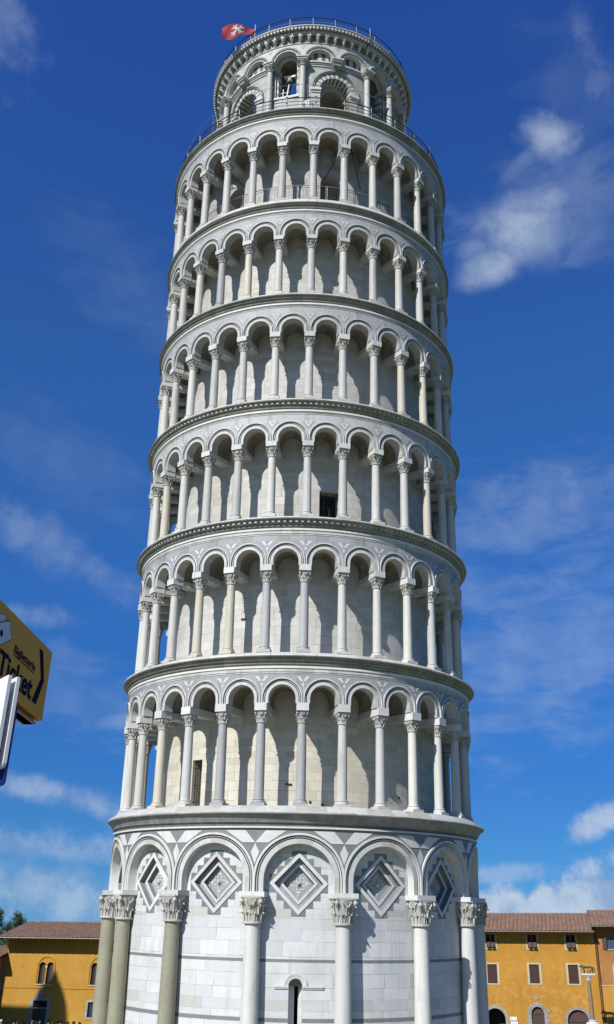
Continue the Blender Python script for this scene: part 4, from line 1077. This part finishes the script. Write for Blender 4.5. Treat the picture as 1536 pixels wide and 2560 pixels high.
def gable_house(root, u0, u1, zt, de, ze, dr, zr, depth, mwall, holes, mside=None, soff=True):
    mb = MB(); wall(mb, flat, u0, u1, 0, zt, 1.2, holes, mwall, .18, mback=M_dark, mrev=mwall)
    zf = ze+(zr-ze)*(de/(de-dr))-.12
    ms = mside or mwall
    for u in (u0, u1): mb.face([(u, 0, 0), (u, 0, zf), (u, -dr, zr-.12), (u, depth, zf), (u, depth, 0)], ms)
    mb.face([(u0, depth, 0), (u1, depth, 0), (u1, depth, zf), (u0, depth, zf)], mwall)
    if zf > zt: mb.face([(u0, 0, zt), (u1, 0, zt), (u1, 0, zf), (u0, 0, zf)], mwall)
    wl = mb.build('wall', root, smooth=0)
    mb = MB(); tiled(mb, u0-.38, u1+.0, de, ze, dr, zr)
    back = depth+.6; zb = zr-(zr-ze)*(back+dr)/(de-dr)*1.0
    mb.face([(u0-.38, -dr, zr), (u1, -dr, zr), (u1, back, zb), (u0-.38, back, zb)], M_tile, [(u0, 0), (u1, 0), (u1, 6), (u0, 6)])
    mb.face([(u0-.38, -de, ze-.03), (u1, -de, ze-.03), (u1, -dr, zr-.05), (u0-.38, -dr, zr-.05)], M_wood)
    for u in (u0-.38, u1): mb.face([(u, -de, ze-.03), (u, -de, ze+.05), (u, -dr, zr+.04), (u, -dr, zr-.05)], M_tile)
    n = int((u1-u0)/.30)      # ridge tiles
    for k in range(n):
        a = u0-.38+(u1-u0+.38)*k/n; mb.tube([(a, -dr, zr+.03), (a+.33, -dr, zr+.045)], [.10, .085], M_tile, 8)
    rf = mb.build('roof', root, smooth=0)
    mb = MB(); k = u0-.2
    while k < u1: mb.box((k, -de/2, 0), (.09, de, .11), M_wood, None); k += .55
    for i in range(0, len(mb.v)):
        x, y, z = mb.v[i]; t = (-y)/de; mb.v[i] = (x, y, z+zf+.02+(ze-.09-zf-.02)*t)
    mb.build('rafters', rf, smooth=0)
    mb = MB(); mb.tube([(u0-.38, -de-.05, ze), (u1, -de-.05, ze)], .055, simple('gutter', (.16, .13, .11), .5, .3), 8); mb.build('gutter', rf)
    return wl

# right yellow house
rh = empty('yellow_house', None, (18.64, 60.66, 0), R_(-13.53), label='three storey ochre house with brown shutters and arched doors, right of the tower', category='house')
sh = [(.87, .47, 5.97, 7.66, 0), (4.89, .47, 6.02, 7.69, 0), (8.56, .47, 6.04, 7.70, 0), (-3.2, .47, 5.97, 7.66, 0), (-6.9, .47, 5.97, 7.66, 0)]
upw = [(.86, .43, 9.13, 10.35, 0), (4.88, .43, 9.13, 10.35, 0), (8.56, .43, 9.13, 10.35, 0), (-3.2, .43, 9.13, 10.35, 0)]
ar = [(.92, .96, 0, 2.85, .98, 1.6), (4.93, .59, 0, 3.42, 1.0, .3), (8.62, .97, 0, 2.85, .98, .3), (-3.3, .96, 0, 2.85, .98, 1.6)]
gable_house(rh, -9, 10.83, 10.6, 1.2, 10.53, -5.0, 12.72, 10, M_yel, sh+upw+ar)
for (c, hw, z0, z1, _) in sh:
    mb = MB()
    for (a, b, za, zb) in ((c-hw-.20, c-hw, z0-.12, z1+.14), (c+hw, c+hw+.20, z0-.12, z1+.14), (c-hw, c+hw, z1, z1+.14), (c-hw, c+hw, z0-.12, z0)): slab(mb, a, b, za, zb, -.02, .025, M_frame)
    wn_ = mb.build('window', rh, smooth=0)
    for s in (-1, 1):
        mb = MB(); a, b = (c-hw, c-.008) if s < 0 else (c+.008, c+hw); slab(mb, a+.01, b, z0+.01, z1-.01, -.10, -.06, M_shut)
        for k in range(16):
            zz = z0+.08+(z1-z0-.16)*k/15; mb.box(((a+b)/2, .055, zz), (b-a-.08, .03, .05), M_shut, Matrix.Rotation(.5, 3, 'X'))
        mb.build('shutter', wn_, smooth=0)
for (c, hw, z0, z1, _) in upw:
    mb = MB(); slab(mb, c-hw-.18, c-hw, z0-.14, z1, -.02, .025, M_frame); slab(mb, c+hw, c+hw+.18, z0-.14, z1, -.02, .025, M_frame); slab(mb, c-hw, c+hw, z0-.14, z0, -.02, .06, M_frame)
    slab(mb, c-.02, c+.02, z0, z1, -.14, -.10, M_frame)
    wn_ = mb.build('window', rh, smooth=0)
    for s in (-1, 1):
        mb = MB(); mb.box((c+s*hw*.5, -.26, z0+.32), (hw*.86, .04, .62), M_shut, Matrix.Rotation(-.5, 3, 'X')); mb.build('shutter', wn_, smooth=0)
for i, (c, hw, z0, z1, k_, dp) in enumerate(ar):
    mb = MB(); mt = M_stone; th = .27 if i != 1 else .36
    arch_ring(mb, flat, c, 0, z1, [(hw, -.02), (hw, .05), (hw+th, .05), (hw+th, -.01)], mt, 20)
    if i == 1:      # long and short rusticated blocks round the small door
        for k in range(9): 
            for s in (-1, 1): slab(mb, min(c+s*(hw+.03), c+s*(hw+th+(.13 if k % 2 else .0))), max(c+s*(hw+.03), c+s*(hw+th+(.13 if k % 2 else .0))), .38*k, .38*k+.36, -.01, .07, mt)
        for k in range(9):
            a = PI*(k+.5)/9; mb.box((c-(hw+.2)*math.cos(a), -.03, z1+(hw+.2)*math.sin(a)), (.42, .08, .17), mt, Matrix.Rotation(PI-a, 3, 'Y'))
    dr_ = mb.build('doorway', rh, smooth=0)
    if i in (1, 2):
        mb = MB(); P = archpts(hw, .02, z1, 16)
        for a, b in zip(P, P[1:]):
            if b[0]-a[0] > 1e-5: mb.face([flat(c+a[0], .02, -.2), flat(c+b[0], .02, -.2), flat(c+b[0], b[1], -.2), flat(c+a[0], a[1], -.2)], M_shut)
        for k in range(-3, 4): slab(mb, c+k*hw/3.5-.012, c+k*hw/3.5+.012, .05, z1, -.2, -.17, M_shut)
        slab(mb, c-hw, c+hw, z1-.06, z1+.03, -.2, -.15, M_shut); mb.build('door', dr_, smooth=0)
mb = MB(); slab(mb, 4.78, 5.08, 4.62, 5.04, -.01, .06, M_stone); slab(mb, 4.84, 5.02, 4.70, 4.96, .06, .09, M_stone); mb.build('stone_plaque', rh, smooth=0)
mb = MB(); mb.tube([(-.07+10.98, -.10, 10.3), (10.98, -.10, 9.9), (11.0, -.10, 0)], .065, simple('rust_brown_pipe', (.085, .032, .018), .5), 8); mb.build('drainpipe', rh)
MR = Matrix.Translation((18.64, 60.66, 0)) @ Matrix.Rotation(R_(-13.53), 4, 'Z')
ws = empty('wall_sign', MR @ Matrix.Translation((2.62, -.07, 2.94)), label='small white sign with a grey arrow on the ochre wall right of the dark arch', category='sign')
M_white = simple('white_enamel', (.72, .73, .71), .4, var=.03); M_sgrey = simple('grey_print', (.14, .14, .15), .6); M_sgreen = simple('green_grey_print', (.34, .40, .32), .6)
mb = MB(); mb.box((0, 0, 0), (.64, .03, .31), M_white); mb.build('panel', ws, smooth=0)
mb = MB(); f = lambda u, z: (u, -.020, z)
mb.face([f(-.13, .12), f(-.17, .12), f(-.22, 0), f(-.17, 0)], M_sgrey); mb.face([f(-.22, 0), f(-.17, 0), f(-.10, -.13), f(-.15, -.13)], M_sgrey); mb.build('arrow', ws, smooth=0)
mb = MB()
for k in range(8):
    a, b = PI*k/8, PI*(k+1)/8; mb.face([f(.12+.07*math.cos(a), -.05+.12*math.sin(a)), f(.12+.07*math.cos(b), -.05+.12*math.sin(b)), f(.12+.035*math.cos(b), -.05+.06*math.sin(b)), f(.12+.035*math.cos(a), -.05+.06*math.sin(a))], M_sgreen)
mb.face([f(.17, .02), f(.20, .02), f(.22, -.09), f(.18, -.09)], M_sgrey); mb.build('symbol', ws, smooth=0)
ws2 = empty('wall_sign', MR @ Matrix.Translation((2.68, -.07, 2.35)), label='blank white notice panel directly under the small arrow sign', category='sign')
mb = MB(); mb.box((0, 0, 0), (.66, .04, .70), M_white); mb.build('panel', ws2, smooth=0); mb = MB(); mb.box((0, -.03, -.03), (.5, .02, .5), simple('grey_notice', (.45, .48, .48), .5)); mb.build('notice', ws2, smooth=0)
wl_ = empty('wall_lamp', MR @ Matrix.Translation((6.03, -.10, 3.73)), label='small white and red wall box beside the rusticated door', category='lamp')
mb = MB(); mb.box((0, .04, 0), (.14, .10, .16), M_white); mb.build('box', wl_, smooth=0); mb = MB(); mb.sphere((0, -.04, .06), .06, simple('red_lens', (.45, .06, .05), .3), 8); mb.build('lens', wl_)

# terracotta house on the right edge
oh = empty('terracotta_house', MR.copy(), label='terracotta and ochre house with a higher roof at the right edge', category='house')
gable_house(oh, 10.84+.06, 24, 11.1, 1.2, 11.04, -5.0, 13.02, 10.2, M_ora, [(12.35, .42, 9.11, 10.17, 0), (12.95, .55, 6.05, 7.45, 1.0), (16.3, .42, 9.11, 10.17, 0), (16.9, .55, 6.05, 7.45, 1.0)], mside=M_yel2)
mb = MB(); slab(mb, 10.91, 24, 0, 5.86, .001, .03, M_ochl); mb.build('lower_wall', oh, smooth=0)
mb = MB(); slab(mb, 10.91, 24, 5.86, 5.96, .0, .08, M_frame); mb.build('string_course', oh, smooth=0)
for c in (12.35, 16.3):
    mb = MB(); slab(mb, c-.42, c+.42, 9.11, 10.17, -.15, -.12, M_glass); slab(mb, c-.5, c+.5, 9.02, 9.11, -.01, .08, M_frame); slab(mb, c-.02, c+.02, 9.11, 10.17, -.12, -.09, M_shut); wn_ = mb.build('window', oh, smooth=0)
    mb = MB(); mb.box((c-.62, -.10, 9.64), (.42, .04, 1.08), M_shut, Matrix.Rotation(-.35, 3, 'Z')); mb.build('shutter', wn_, smooth=0)
for c in (12.95, 16.9):
    mb = MB(); arch_ring(mb, flat, c, 6.05, 1.40, [(.55, -.02), (.55, .05), (.72, .05), (.72, -.01)], M_frame, 16); slab(mb, c-.8, c+.8, 5.97, 6.05, 0, .1, M_frame); slab(mb, c-.55, c+.55, 6.05, 7.5, -.15, -.12, M_glass); mb.build('window', oh, smooth=0)

# left yellow house
ML = Matrix.Translation((-25.9, 55.0, 0)) @ Matrix.Rotation(R_(-9.97), 4, 'Z')
lh = empty('yellow_house', ML, label='yellow house with twin arched windows under deep eaves, left of the tower', category='house')
big = []
lights = []
for c in (3.32, 8.35):
    for s in (-1, 1): lights.append((c+s*.375, .315, 4.68, 6.18, 1.0, .25))
lo = [(3.19, .66, 0, 3.32, 0, .3), (8.22, .50, 2.07, 3.29, 0, .3), (12.0, .50, 2.07, 3.29, 0, .3)]
gable_house(lh, -.76, 13.5, 8.3, 1.42, 8.41, -5.0, 10.28, 10, M_yel2, lights+lo)
for c in (3.32, 8.35):
    mb = MB(); arch_ring(mb, flat, c, 4.70, 1.42, [(.80, 0), (.80, .07), (.88, .07), (.88, 0)], M_yel2, 20)
    for s in (-1, 1): arch_ring(mb, flat, c+s*.375, 6.18, 0, [(.315, -.0), (.315, .03), (.36, .03), (.36, 0)], M_yel2, 12)
    slab(mb, c-.8, c+.8, 4.58, 4.68, -.01, .07, M_frame); wn_ = mb.build('twin_window', lh, smooth=0)
    mb = MB(); mb.tube([(c, .06, 4.68), (c, .06, 6.08)], .045, M_white, 8); mb.box((c, .06, 6.12), (.14, .16, .12), M_white); mb.box((c, .06, 4.73), (.13, .14, .08), M_white); mb.build('column', wn_)
    for s in (-1, 1):
        mb = MB(); x = c+s*.375; slab(mb, x-.02, x+.315, 4.68, 6.3, -.24, -.20, M_shut); slab(mb, x-.315, x-.02, 4.68, 6.3, -.24, -.215, M_dark)
        mb.build('shutter', wn_, smooth=0)
mb = MB(); slab(mb, -.76, 13.5, 4.31, 4.37, 0, .05, M_yel2); mb.build('string_course', lh, smooth=0)
mb = MB()
for (a, b, za, zb) in ((2.22, 2.53, 0, 3.52), (3.85, 4.16, 0, 3.52), (2.53, 3.85, 3.32, 3.52)): slab(mb, a, b, za, zb, -.01, .05, M_stone)
dw = mb.build('doorway', lh, smooth=0)
mb = MB(); slab(mb, 2.53, 3.85, 2.66, 2.78, -.2, -.1, M_stone)
for k in range(9): slab(mb, 2.62+.14*k, 2.64+.14*k, 2.78, 3.32, -.16, -.13, M_iron)
for k in range(4): slab(mb, 2.53, 3.85, 2.88+.12*k, 2.90+.12*k, -.13, -.11, M_iron)
slab(mb, 2.53, 3.85, 0, 2.66, -.28, -.24, simple('dark_green_door', (.012, .022, .016), .5)); mb.build('door', dw, smooth=0)
for c in (8.22, 12.0):
    mb = MB()
    for (a, b, za, zb) in ((c-.71, c-.5, 1.88, 3.46), (c+.5, c+.71, 1.88, 3.46), (c-.5, c+.5, 3.29, 3.46), (c-.5, c+.5, 1.88, 2.07)): slab(mb, a, b, za, zb, -.01, .05, M_stone)
    wn_ = mb.build('window', lh, smooth=0)
    mb = MB(); slab(mb, c-.5, c+.5, 2.07, 3.29, -.22, -.20, M_glass)
    for k in range(7): slab(mb, c-.44+.14*k, c-.42+.14*k, 2.07, 3.29, -.10, -.08, M_iron)
    for k in range(7): slab(mb, c-.5, c+.5, 2.2+.16*k, 2.215+.16*k, -.08, -.065, M_iron)
    mb.build('window_grille', wn_, smooth=0)
mb = MB(); slab(mb, 2.86, 3.42, 3.62, 4.27, -.01, .08, M_stone); slab(mb, 2.95, 3.33, 3.72, 4.17, .08, .12, M_stone); mb.build('stone_plaque', lh, smooth=0)
mb = MB(); mb.tube([(-.95, -.85, 8.38), (-.85, -.3, 8.0), (-.82, -.10, 7.6), (-.86, -.10, 0)], .05, simple('pale_pipe', (.30, .26, .22), .5), 8); mb.build('drainpipe', lh)

# red house at the left edge, standing a little forward
rd = empty('red_house', ML.copy(), label='low russet house with a tiled roof at the left edge', category='house')
mb = MB(); wall(mb, lambda u, z, d=0: (u, -d-1.0, z), -12, -.95, 0, 6.7, 1.5, [(-3.2, .5, 3.4, 5.0, 0), (-6.5, .5, 3.4, 5.0, 0)], M_ora, .2, mback=M_dark)
for u in (-12, -.95): mb.face([(u, -1, 0), (u, -1, 6.7), (u, 2.5, 7.75), (u, 6, 6.7), (u, 6, 0)], M_ora)
mb.face([(-12, 6, 0), (-.95, 6, 0), (-.95, 6, 6.7), (-12, 6, 6.7)], M_ora)
mb.build('wall', rd, smooth=0)
mb = MB(); tiled(mb, -12.3, -.60, 1.75, 6.62, -2.5, 7.92); mb.face([(-12.3, -1.75, 6.58), (-.60, -1.75, 6.58), (-.60, 2.5, 7.86), (-12.3, 2.5, 7.86)], M_wood)
mb.face([(-12.3, 2.5, 7.92), (-.60, 2.5, 7.92), (-.60, 6.6, 6.6), (-12.3, 6.6, 6.6)], M_tile); mb.build('roof', rd, smooth=0)
mb = MB()
for c in (-3.2, -6.5):
    for s in (-1, 1): mb.box((c+s*.26, -.88, 4.2), (.47, .04, 1.58), M_shut)
mb.build('shutter', rd, smooth=0)

# ------------------------------------------------------------------ statue column on the right
W0 = (27.01, 53.68, 0); KS = 103/75
scn = empty('statue_column', Matrix.Translation((W0[0], W0[1], 0)) @ Matrix.Rotation(R_(-15.2), 4, 'Z') @ Matrix.Scale(KS, 4) @ Matrix.Translation((0, 0, 1.7/KS-1.7)), label='tall thin granite column with white capital in front of the right yellow house', category='column')
M_brn = marble('brown_granite', (.22, .15, .09), (.28, .20, .13), (.18, .12, .07), blocks=False)
mb = MB(); mb.lathe([(.155, 2.60), (.15, 2.7), (.142, 3.8), (.122, 4.90), (0, 4.9)], M_brn, 24); mb.build('shaft', scn)
mb = MB(); mb.box((0, 0, .25), (1.9, 1.9, .5), M_mw); mb.box((0, 0, .2), (2.4, 2.4, .5), M_mw); mb.box((0, 0, .65), (1.4, 1.4, .3), M_mw); mb.box((0, 0, 1.5), (.95, .95, 1.4), M_mw); mb.box((0, 0, 2.26), (1.1, 1.1, .12), M_mw)
mb.lathe([(.42, 2.32), (.44, 2.38), (.38, 2.45), (.24, 2.48), (.28, 2.54), (.17, 2.60), (0, 2.6)], M_mw, 24); mb.build('pedestal', scn)
cm = capital_mb(.33, .12, .40, M_mw); co_ = cm.build('capital', scn); co_.location = (0, 0, 4.93)
mb = MB(); mb.box((0, 0, 5.30), (.90, .42, .085), M_mw); mb.build('top_slab', scn, smooth=0)
M_brz = simple('dark_bronze', (.055, .06, .045), .5, .4, var=.25, scale=8, bump=.3)
wf = empty('wolf_statue', Matrix.Translation((W0[0], W0[1], 1.7+(5.343-1.7)*KS)) @ Matrix.Rotation(R_(-15.2), 4, 'Z') @ Matrix.Scale(KS, 4), label='dark bronze wolf statue standing on top of the tall thin column', category='statue')
V = [(.02, 0, .39), (.20, 0, .40), (.33, 0, .375), (-.15, 0, .385), (-.28, 0, .41), (-.37, 0, .455), (-.44, -.02, .46), (-.52, -.04, .425), (-.57, -.05, .405)]
E_ = [(0, 1), (1, 2), (0, 3), (3, 4), (4, 5), (5, 6), (6, 7), (7, 8)]; Rr = [(.088, .075), (.085, .07), (.065, .075), (.10, .085), (.085, .085), (.062, .062), (.055, .055), (.036, .036), (.026, .026)]
def add(v, r, frm): V.append(v); Rr.append(r); E_.append((frm, len(V)-1)); return len(V)-1
for s in (-1, 1):
    a = add((-.24, .05*s, .28), (.045, .04), 4); a = add((-.23+.02*s, .055*s, .15), (.026, .024), a); a = add((-.24+.02*s, .055*s, .025), (.022, .02), a); add((-.275+.02*s, .055*s, .018), (.022, .014), a)
    a = add((.33, .06*s, .27), (.058, .045), 2); a = add((.27+.03*s, .06*s, .20), (.035, .03), a); a = add((.36+.03*s, .06*s, .12), (.022, .02), a); a = add((.34+.03*s, .06*s, .02), (.02, .018), a); add((.30+.03*s, .06*s, .015), (.02, .012), a)
    a = add((-.405, .035*s-.02, .51), (.018, .014), 6); add((-.40, .045*s-.02, .555), (.006, .006), a)
a = add((.42, 0, .34), (.022, .022), 2); a = add((.455, 0, .2), (.022, .022), a); add((.46, 0, .08), (.014, .014), a)
me = skinned('body', V, E_, Rr, 2); me.materials.clear(); me.materials.append(M_brz)
o = bpy.data.objects.new('body', me); COL.objects.link(o); o.parent = wf
for (x, y, fl_) in ((.00, -.04, 1), (.16, .04, -1)):
    V = [(x, y, .05), (x-.01*fl_, y, .12), (x-.015*fl_, y, .165), (x-.02*fl_, y, .205), (x+.06*fl_, y-.04, .04), (x+.10*fl_, y-.05, .10), (x+.13*fl_, y-.05, .02), (x+.06*fl_, y+.04, .04), (x+.11*fl_, y+.04, .09), (x+.13*fl_, y+.04, .02), (x+.03, y-.05, .2), (x+.05, y-.05, .27), (x-.05, y+.05, .2), (x-.04, y+.05, .27)]
    E2 = [(0, 1), (1, 2), (2, 3), (0, 4), (4, 5), (5, 6), (0, 7), (7, 8), (8, 9), (2, 10), (10, 11), (2, 12), (12, 13)]
    me = skinned('seated_figure', V, E2, [.035, .034, .018, .03, .02, .017, .012, .02, .017, .012, .014, .01, .014, .01], 1); me.materials.clear(); me.materials.append(M_brz)
    fg = bpy.data.objects.new('seated_figure', me); COL.objects.link(fg); fg.matrix_world = wf.matrix_basis.copy()
    fg['label'] = 'small dark bronze seated figure under the belly of the wolf, '+('towards its front legs' if fl_ > 0 else 'towards its hind legs'); fg['category'] = 'statue'; fg['group'] = 'small seated figures under the wolf'

# ------------------------------------------------------------------ ticket sign (left, close to the camera)
M_sy = simple('yellow_sign_paint', (.50, .29, .045), .7, var=.04, scale=2, spec=.15); M_sb = simple('brown_sign_edge', (.24, .11, .035), .6); M_nv = simple('navy_lettering', (.010, .008, .030), .9, var=.02, spec=.05)
M_tk = simple('pale_ticket_print', (.40, .47, .50), .5, var=.02)
ts = empty('ticket_sign', None, (-1.785, -38.954, 0), R_(83.24), label='yellow ticket office sign with dark lettering and a chevron, at the left edge', category='sign')
mb = MB(); slab(mb, -1.45, 0, 3.54, 4.04, -.015, 0, M_sy); mb.build('panel', ts, smooth=0)
mb = MB(); slab(mb, -1.45, -.012, 3.535, 4.03, -.034, -.017, M_sb); slab(mb, -1.45, -.06, 3.50, 4.0, -.10, -.036, M_sb); slab(mb, -1.45, -.06, 3.50, 3.515, -.115, -.02, M_sb); mb.build('rear_panel', ts, smooth=0)
mb = MB(); mb.tube([(-1.3, .07, 0), (-1.3, .07, 4.02)], .04, M_steel, 12); mb.build('post', ts)
def text(s, name, parent, u, z, wd, hg, m, d=.003, bold=.0):
    c = bpy.data.curves.new(name, 'FONT'); c.body = s; c.size = 1; c.offset = bold; c.extrude = .0; c.resolution_u = 6
    o = bpy.data.objects.new(name, c); COL.objects.link(o); bpy.context.view_layer.update()
    me = bpy.data.meshes.new_from_object(o.evaluated_get(bpy.context.evaluated_depsgraph_get())); bpy.data.objects.remove(o)
    xs = [v.co.x for v in me.vertices]; ys = [v.co.y for v in me.vertices]; x0, x1 = min(xs), max(xs); y1 = max(ys); yb = 0.0
    for v in me.vertices: v.co = (u+(v.co.x-x0)/(x1-x0)*wd, -d, z+(v.co.y-yb)/(y1-yb)*hg)
    me.materials.append(m); ob = bpy.data.objects.new(name, me); COL.objects.link(ob); ob.parent = parent; return ob
text('Biglietteria', 'lettering', ts, -.655, 3.808, .385, .055, M_nv, bold=.018)
text('Ticket', 'lettering', ts, -.865, 3.612, .60, .150, M_nv, bold=.028)
mb = MB()
mb.face([flat(u, z, .003) for u, z in ((-.66, 3.789), (-.27, 3.789), (-.27, 3.796), (-.66, 3.796))], M_nv); mb.build('underline', ts, smooth=0)
mb = MB(); mb.face([flat(u, z, .003) for u, z in ((-.245, 3.985), (-.14, 3.80), (-.08, 3.80), (-.175, 3.985))], M_nv)
mb.face([flat(u, z, .003) for u, z in ((-.14, 3.80), (-.245, 3.61), (-.165, 3.61), (-.08, 3.80))], M_nv); mb.build('chevron', ts, smooth=0)
def outline(P, d, grow=.008):
    cx_, cz_ = sum(p[0] for p in P)/len(P), sum(p[1] for p in P)/len(P)
    return [(cx_+(x-cx_)*(1+grow/.1), cz_+(z-cz_)*(1+grow/.1)) for x, z in P]
mb = MB()
T2 = [(-.885, 3.978), (-.858, 3.935), (-1.07, 3.83), (-1.10, 3.90)]; T1 = [(-.815, 3.962), (-.735, 3.872), (-.955, 3.735), (-1.035, 3.86)]
for P, d in ((T2, .002), (T1, .006)):
    mb.face([flat(u, z, d) for u, z in outline(P, d)], M_nv); mb.face([flat(u, z, d+.002) for u, z in P], M_tk)
mb.face([flat(-.905+.022*math.cos(2*PI*k/12), 3.845+.022*math.sin(2*PI*k/12), .010) for k in range(12)], M_nv); mb.build('ticket_symbol', ts, smooth=0)

# white panels in front of it
nx, ny = .772, .635; rzp = math.atan2(-.772, .635)     # local x runs towards the right end; local -y is the lit front
ib = empty('panel_sign', None, (-1.4614, -40.938, 0), rzp, label='white double panel sign with blue board behind it, under the ticket sign', category='sign')
M_pan = simple('white_panel', (.74, .76, .77), .4, var=.02); M_edge = simple('shaded_panel_edge', (.50, .52, .54), .5, var=.04); M_blue = simple('blue_board', (.004, .014, .10), .8, spec=.1)  # edge is a greyer copy of the panel white, its shade put into the colour
def panel(nm, x1, y0, th, z0, z1, m, me_=None, rad=.02):
    mb = MB(); pts = [(-.95, z0), (x1-rad, z0), (x1-rad*.3, z0+rad*.3), (x1, z0+rad), (x1, z1-.0), (-.95, z1)]
    mb.face([(x, y0, z) for x, z in pts], m); mb.face([(x, y0+th, z) for x, z in reversed(pts)], m)
    for a, b in zip(pts, pts[1:]+pts[:1]): mb.face([(a[0], y0, a[1]), (b[0], y0, b[1]), (b[0], y0+th, b[1]), (a[0], y0+th, a[1])], me_ or m)
    return mb.build(nm, ib, smooth=0)
panel('front_panel', 0, 0, .018, 2.78, 3.232, M_pan, M_edge)
panel('rear_panel', 0, .045, .018, 2.78, 3.232, M_pan, M_edge)
panel('blue_panel', .0, .068, .006, 2.70, 3.08, M_blue)
mb = MB(); mb.tube([(-.6, .04, 0), (-.6, .04, 3.2)], .03, M_steel, 10); mb.box((-.3, .032, 3.0), (.5, .026, .05), M_steel); mb.build('post', ib)

# ------------------------------------------------------------------ trees behind the red house
def leafmat(n, c1, c2):
    m, g, b = mat(n); g.put(b, 'Base Color', g.mix(g.noise(g.n('ShaderNodeTexCoord').outputs['Object'], 1.6, 4, .6), rgba(c1), rgba(c2))); b.inputs['Roughness'].default_value = .7; b.inputs['Specular IOR Level'].default_value = .2; return m
M_leaf = leafmat('evergreen_leaves', (.022, .042, .012), (.075, .105, .028)); M_bark = simple('bark', (.10, .07, .05), .9)
def tree(px, d, h, wd, label, seed, n=7000):
    rnd = random.Random(seed); x, y, _ = ground_at(px, d)
    t = empty('evergreen_tree', None, (x, y, 0), rnd.random()*6, label=label, category='tree', group='trees behind the red house')
    mb = MB(); mb.tube([(0, 0, 0), (.1, 0, h*.4), (0, .1, h*.8), (0, 0, h*.97)], [.28, .2, .08, .02], M_bark, 8)
    tips = []
    for k in range(46):
        z = h*(.22+.76*(k/46)); a = k*2.4+rnd.random(); R = wd*(1-((z/h-.22)/.80)**1.7)*(.72+.45*rnd.random())+.12
        e = Vector((R*math.cos(a), R*math.sin(a), z+R*.35)); mb.tube([(0, 0, z-R*.15), e*.5+Vector((0, 0, (z-R*.1)*.5)), e], [.05, .03, .01], M_bark, 5, cap=False); tips.append((e, R))
    mb.build('trunk', t)
    mb = MB()
    for i in range(n):
        e, R = rnd.choice(tips); f = .35+.65*rnd.random()**.5
        c = Vector((e.x*f, e.y*f, e.z-(1-f)*R*.3))+Vector((rnd.gauss(0, .17), rnd.gauss(0, .17), rnd.gauss(0, .22)))
        s = .09+.11*rnd.random(); u = Vector((rnd.gauss(0, 1), rnd.gauss(0, 1), rnd.gauss(0, .6)+.5)).normalized(); v = u.orthogonal().normalized()
        mb.face([c-v*s*.6, c-u*s*.2+v*s*.1, c+u*s*1.8, c+v*s*.6], M_leaf)
    mb.build('crown', t, smooth=0)
tree(-44, 120, 12.4, 1.7, 'tall dark evergreen cut by the left edge behind the red roof', 1)
tree(-12, 118, 11.0, 1.0, 'smaller evergreen in the gap between the two taller trees', 2, 3000)
tree(6, 117, 12.0, 1.0, 'pointed evergreen directly behind the red house, left neighbour of the one by the yellow roof', 3, 4000)
tree(19, 119, 11.7, .9, 'evergreen touching the left end of the yellow house roof', 4, 4000)

# ------------------------------------------------------------------ cathedral outside the frame: its dome throws the shadow on the yellow house
P0 = Vector((-21.72, 54.27, 5.87)); L_ = 40/math.hypot(SUN.x, SUN.y); tip = P0+SUN*L_
ca = empty('cathedral', None, (tip.x, tip.y, 0), math.atan2(-SUN.x, SUN.y)+0.0, label='marble cathedral with a pointed dome standing outside the left edge', category='church')
h = tip.z; mb = MB(); mb.lathe([(3.2, 0), (3.2, h-8.5), (3.3, h-8.4), (3.2, h-8), (2.4, h-7.6), (1.8, h-6.6), (1.68, h-4.6), (1.58, h-3.6), (1.42, h-2.8), (1.12, h-2.0), (.72, h-1.3), (.42, h-.85), (.22, h-.4), (0, h)], M_ground, 48); mb.build('dome', ca)
mb = MB(); mb.box((8, 0, (h-11.5)/2), (18, 9, h-11.5), M_ground)
for y_ in (-5, 5): mb.face([(17, y_, h-11.6), (-1, y_, h-11.6), (-1, y_, h-6.4), (17, y_, h-11.5)], M_ground)
mb.face([(17, -5, h-11.5), (-1, -5, h-6.4), (-1, 0, h-5.3), (17, 0, h-10.9)], M_tile); mb.face([(17, 5, h-11.5), (-1, 5, h-6.4), (-1, 0, h-5.3), (17, 0, h-10.9)], M_tile)
mb.build('nave', ca, smooth=0)
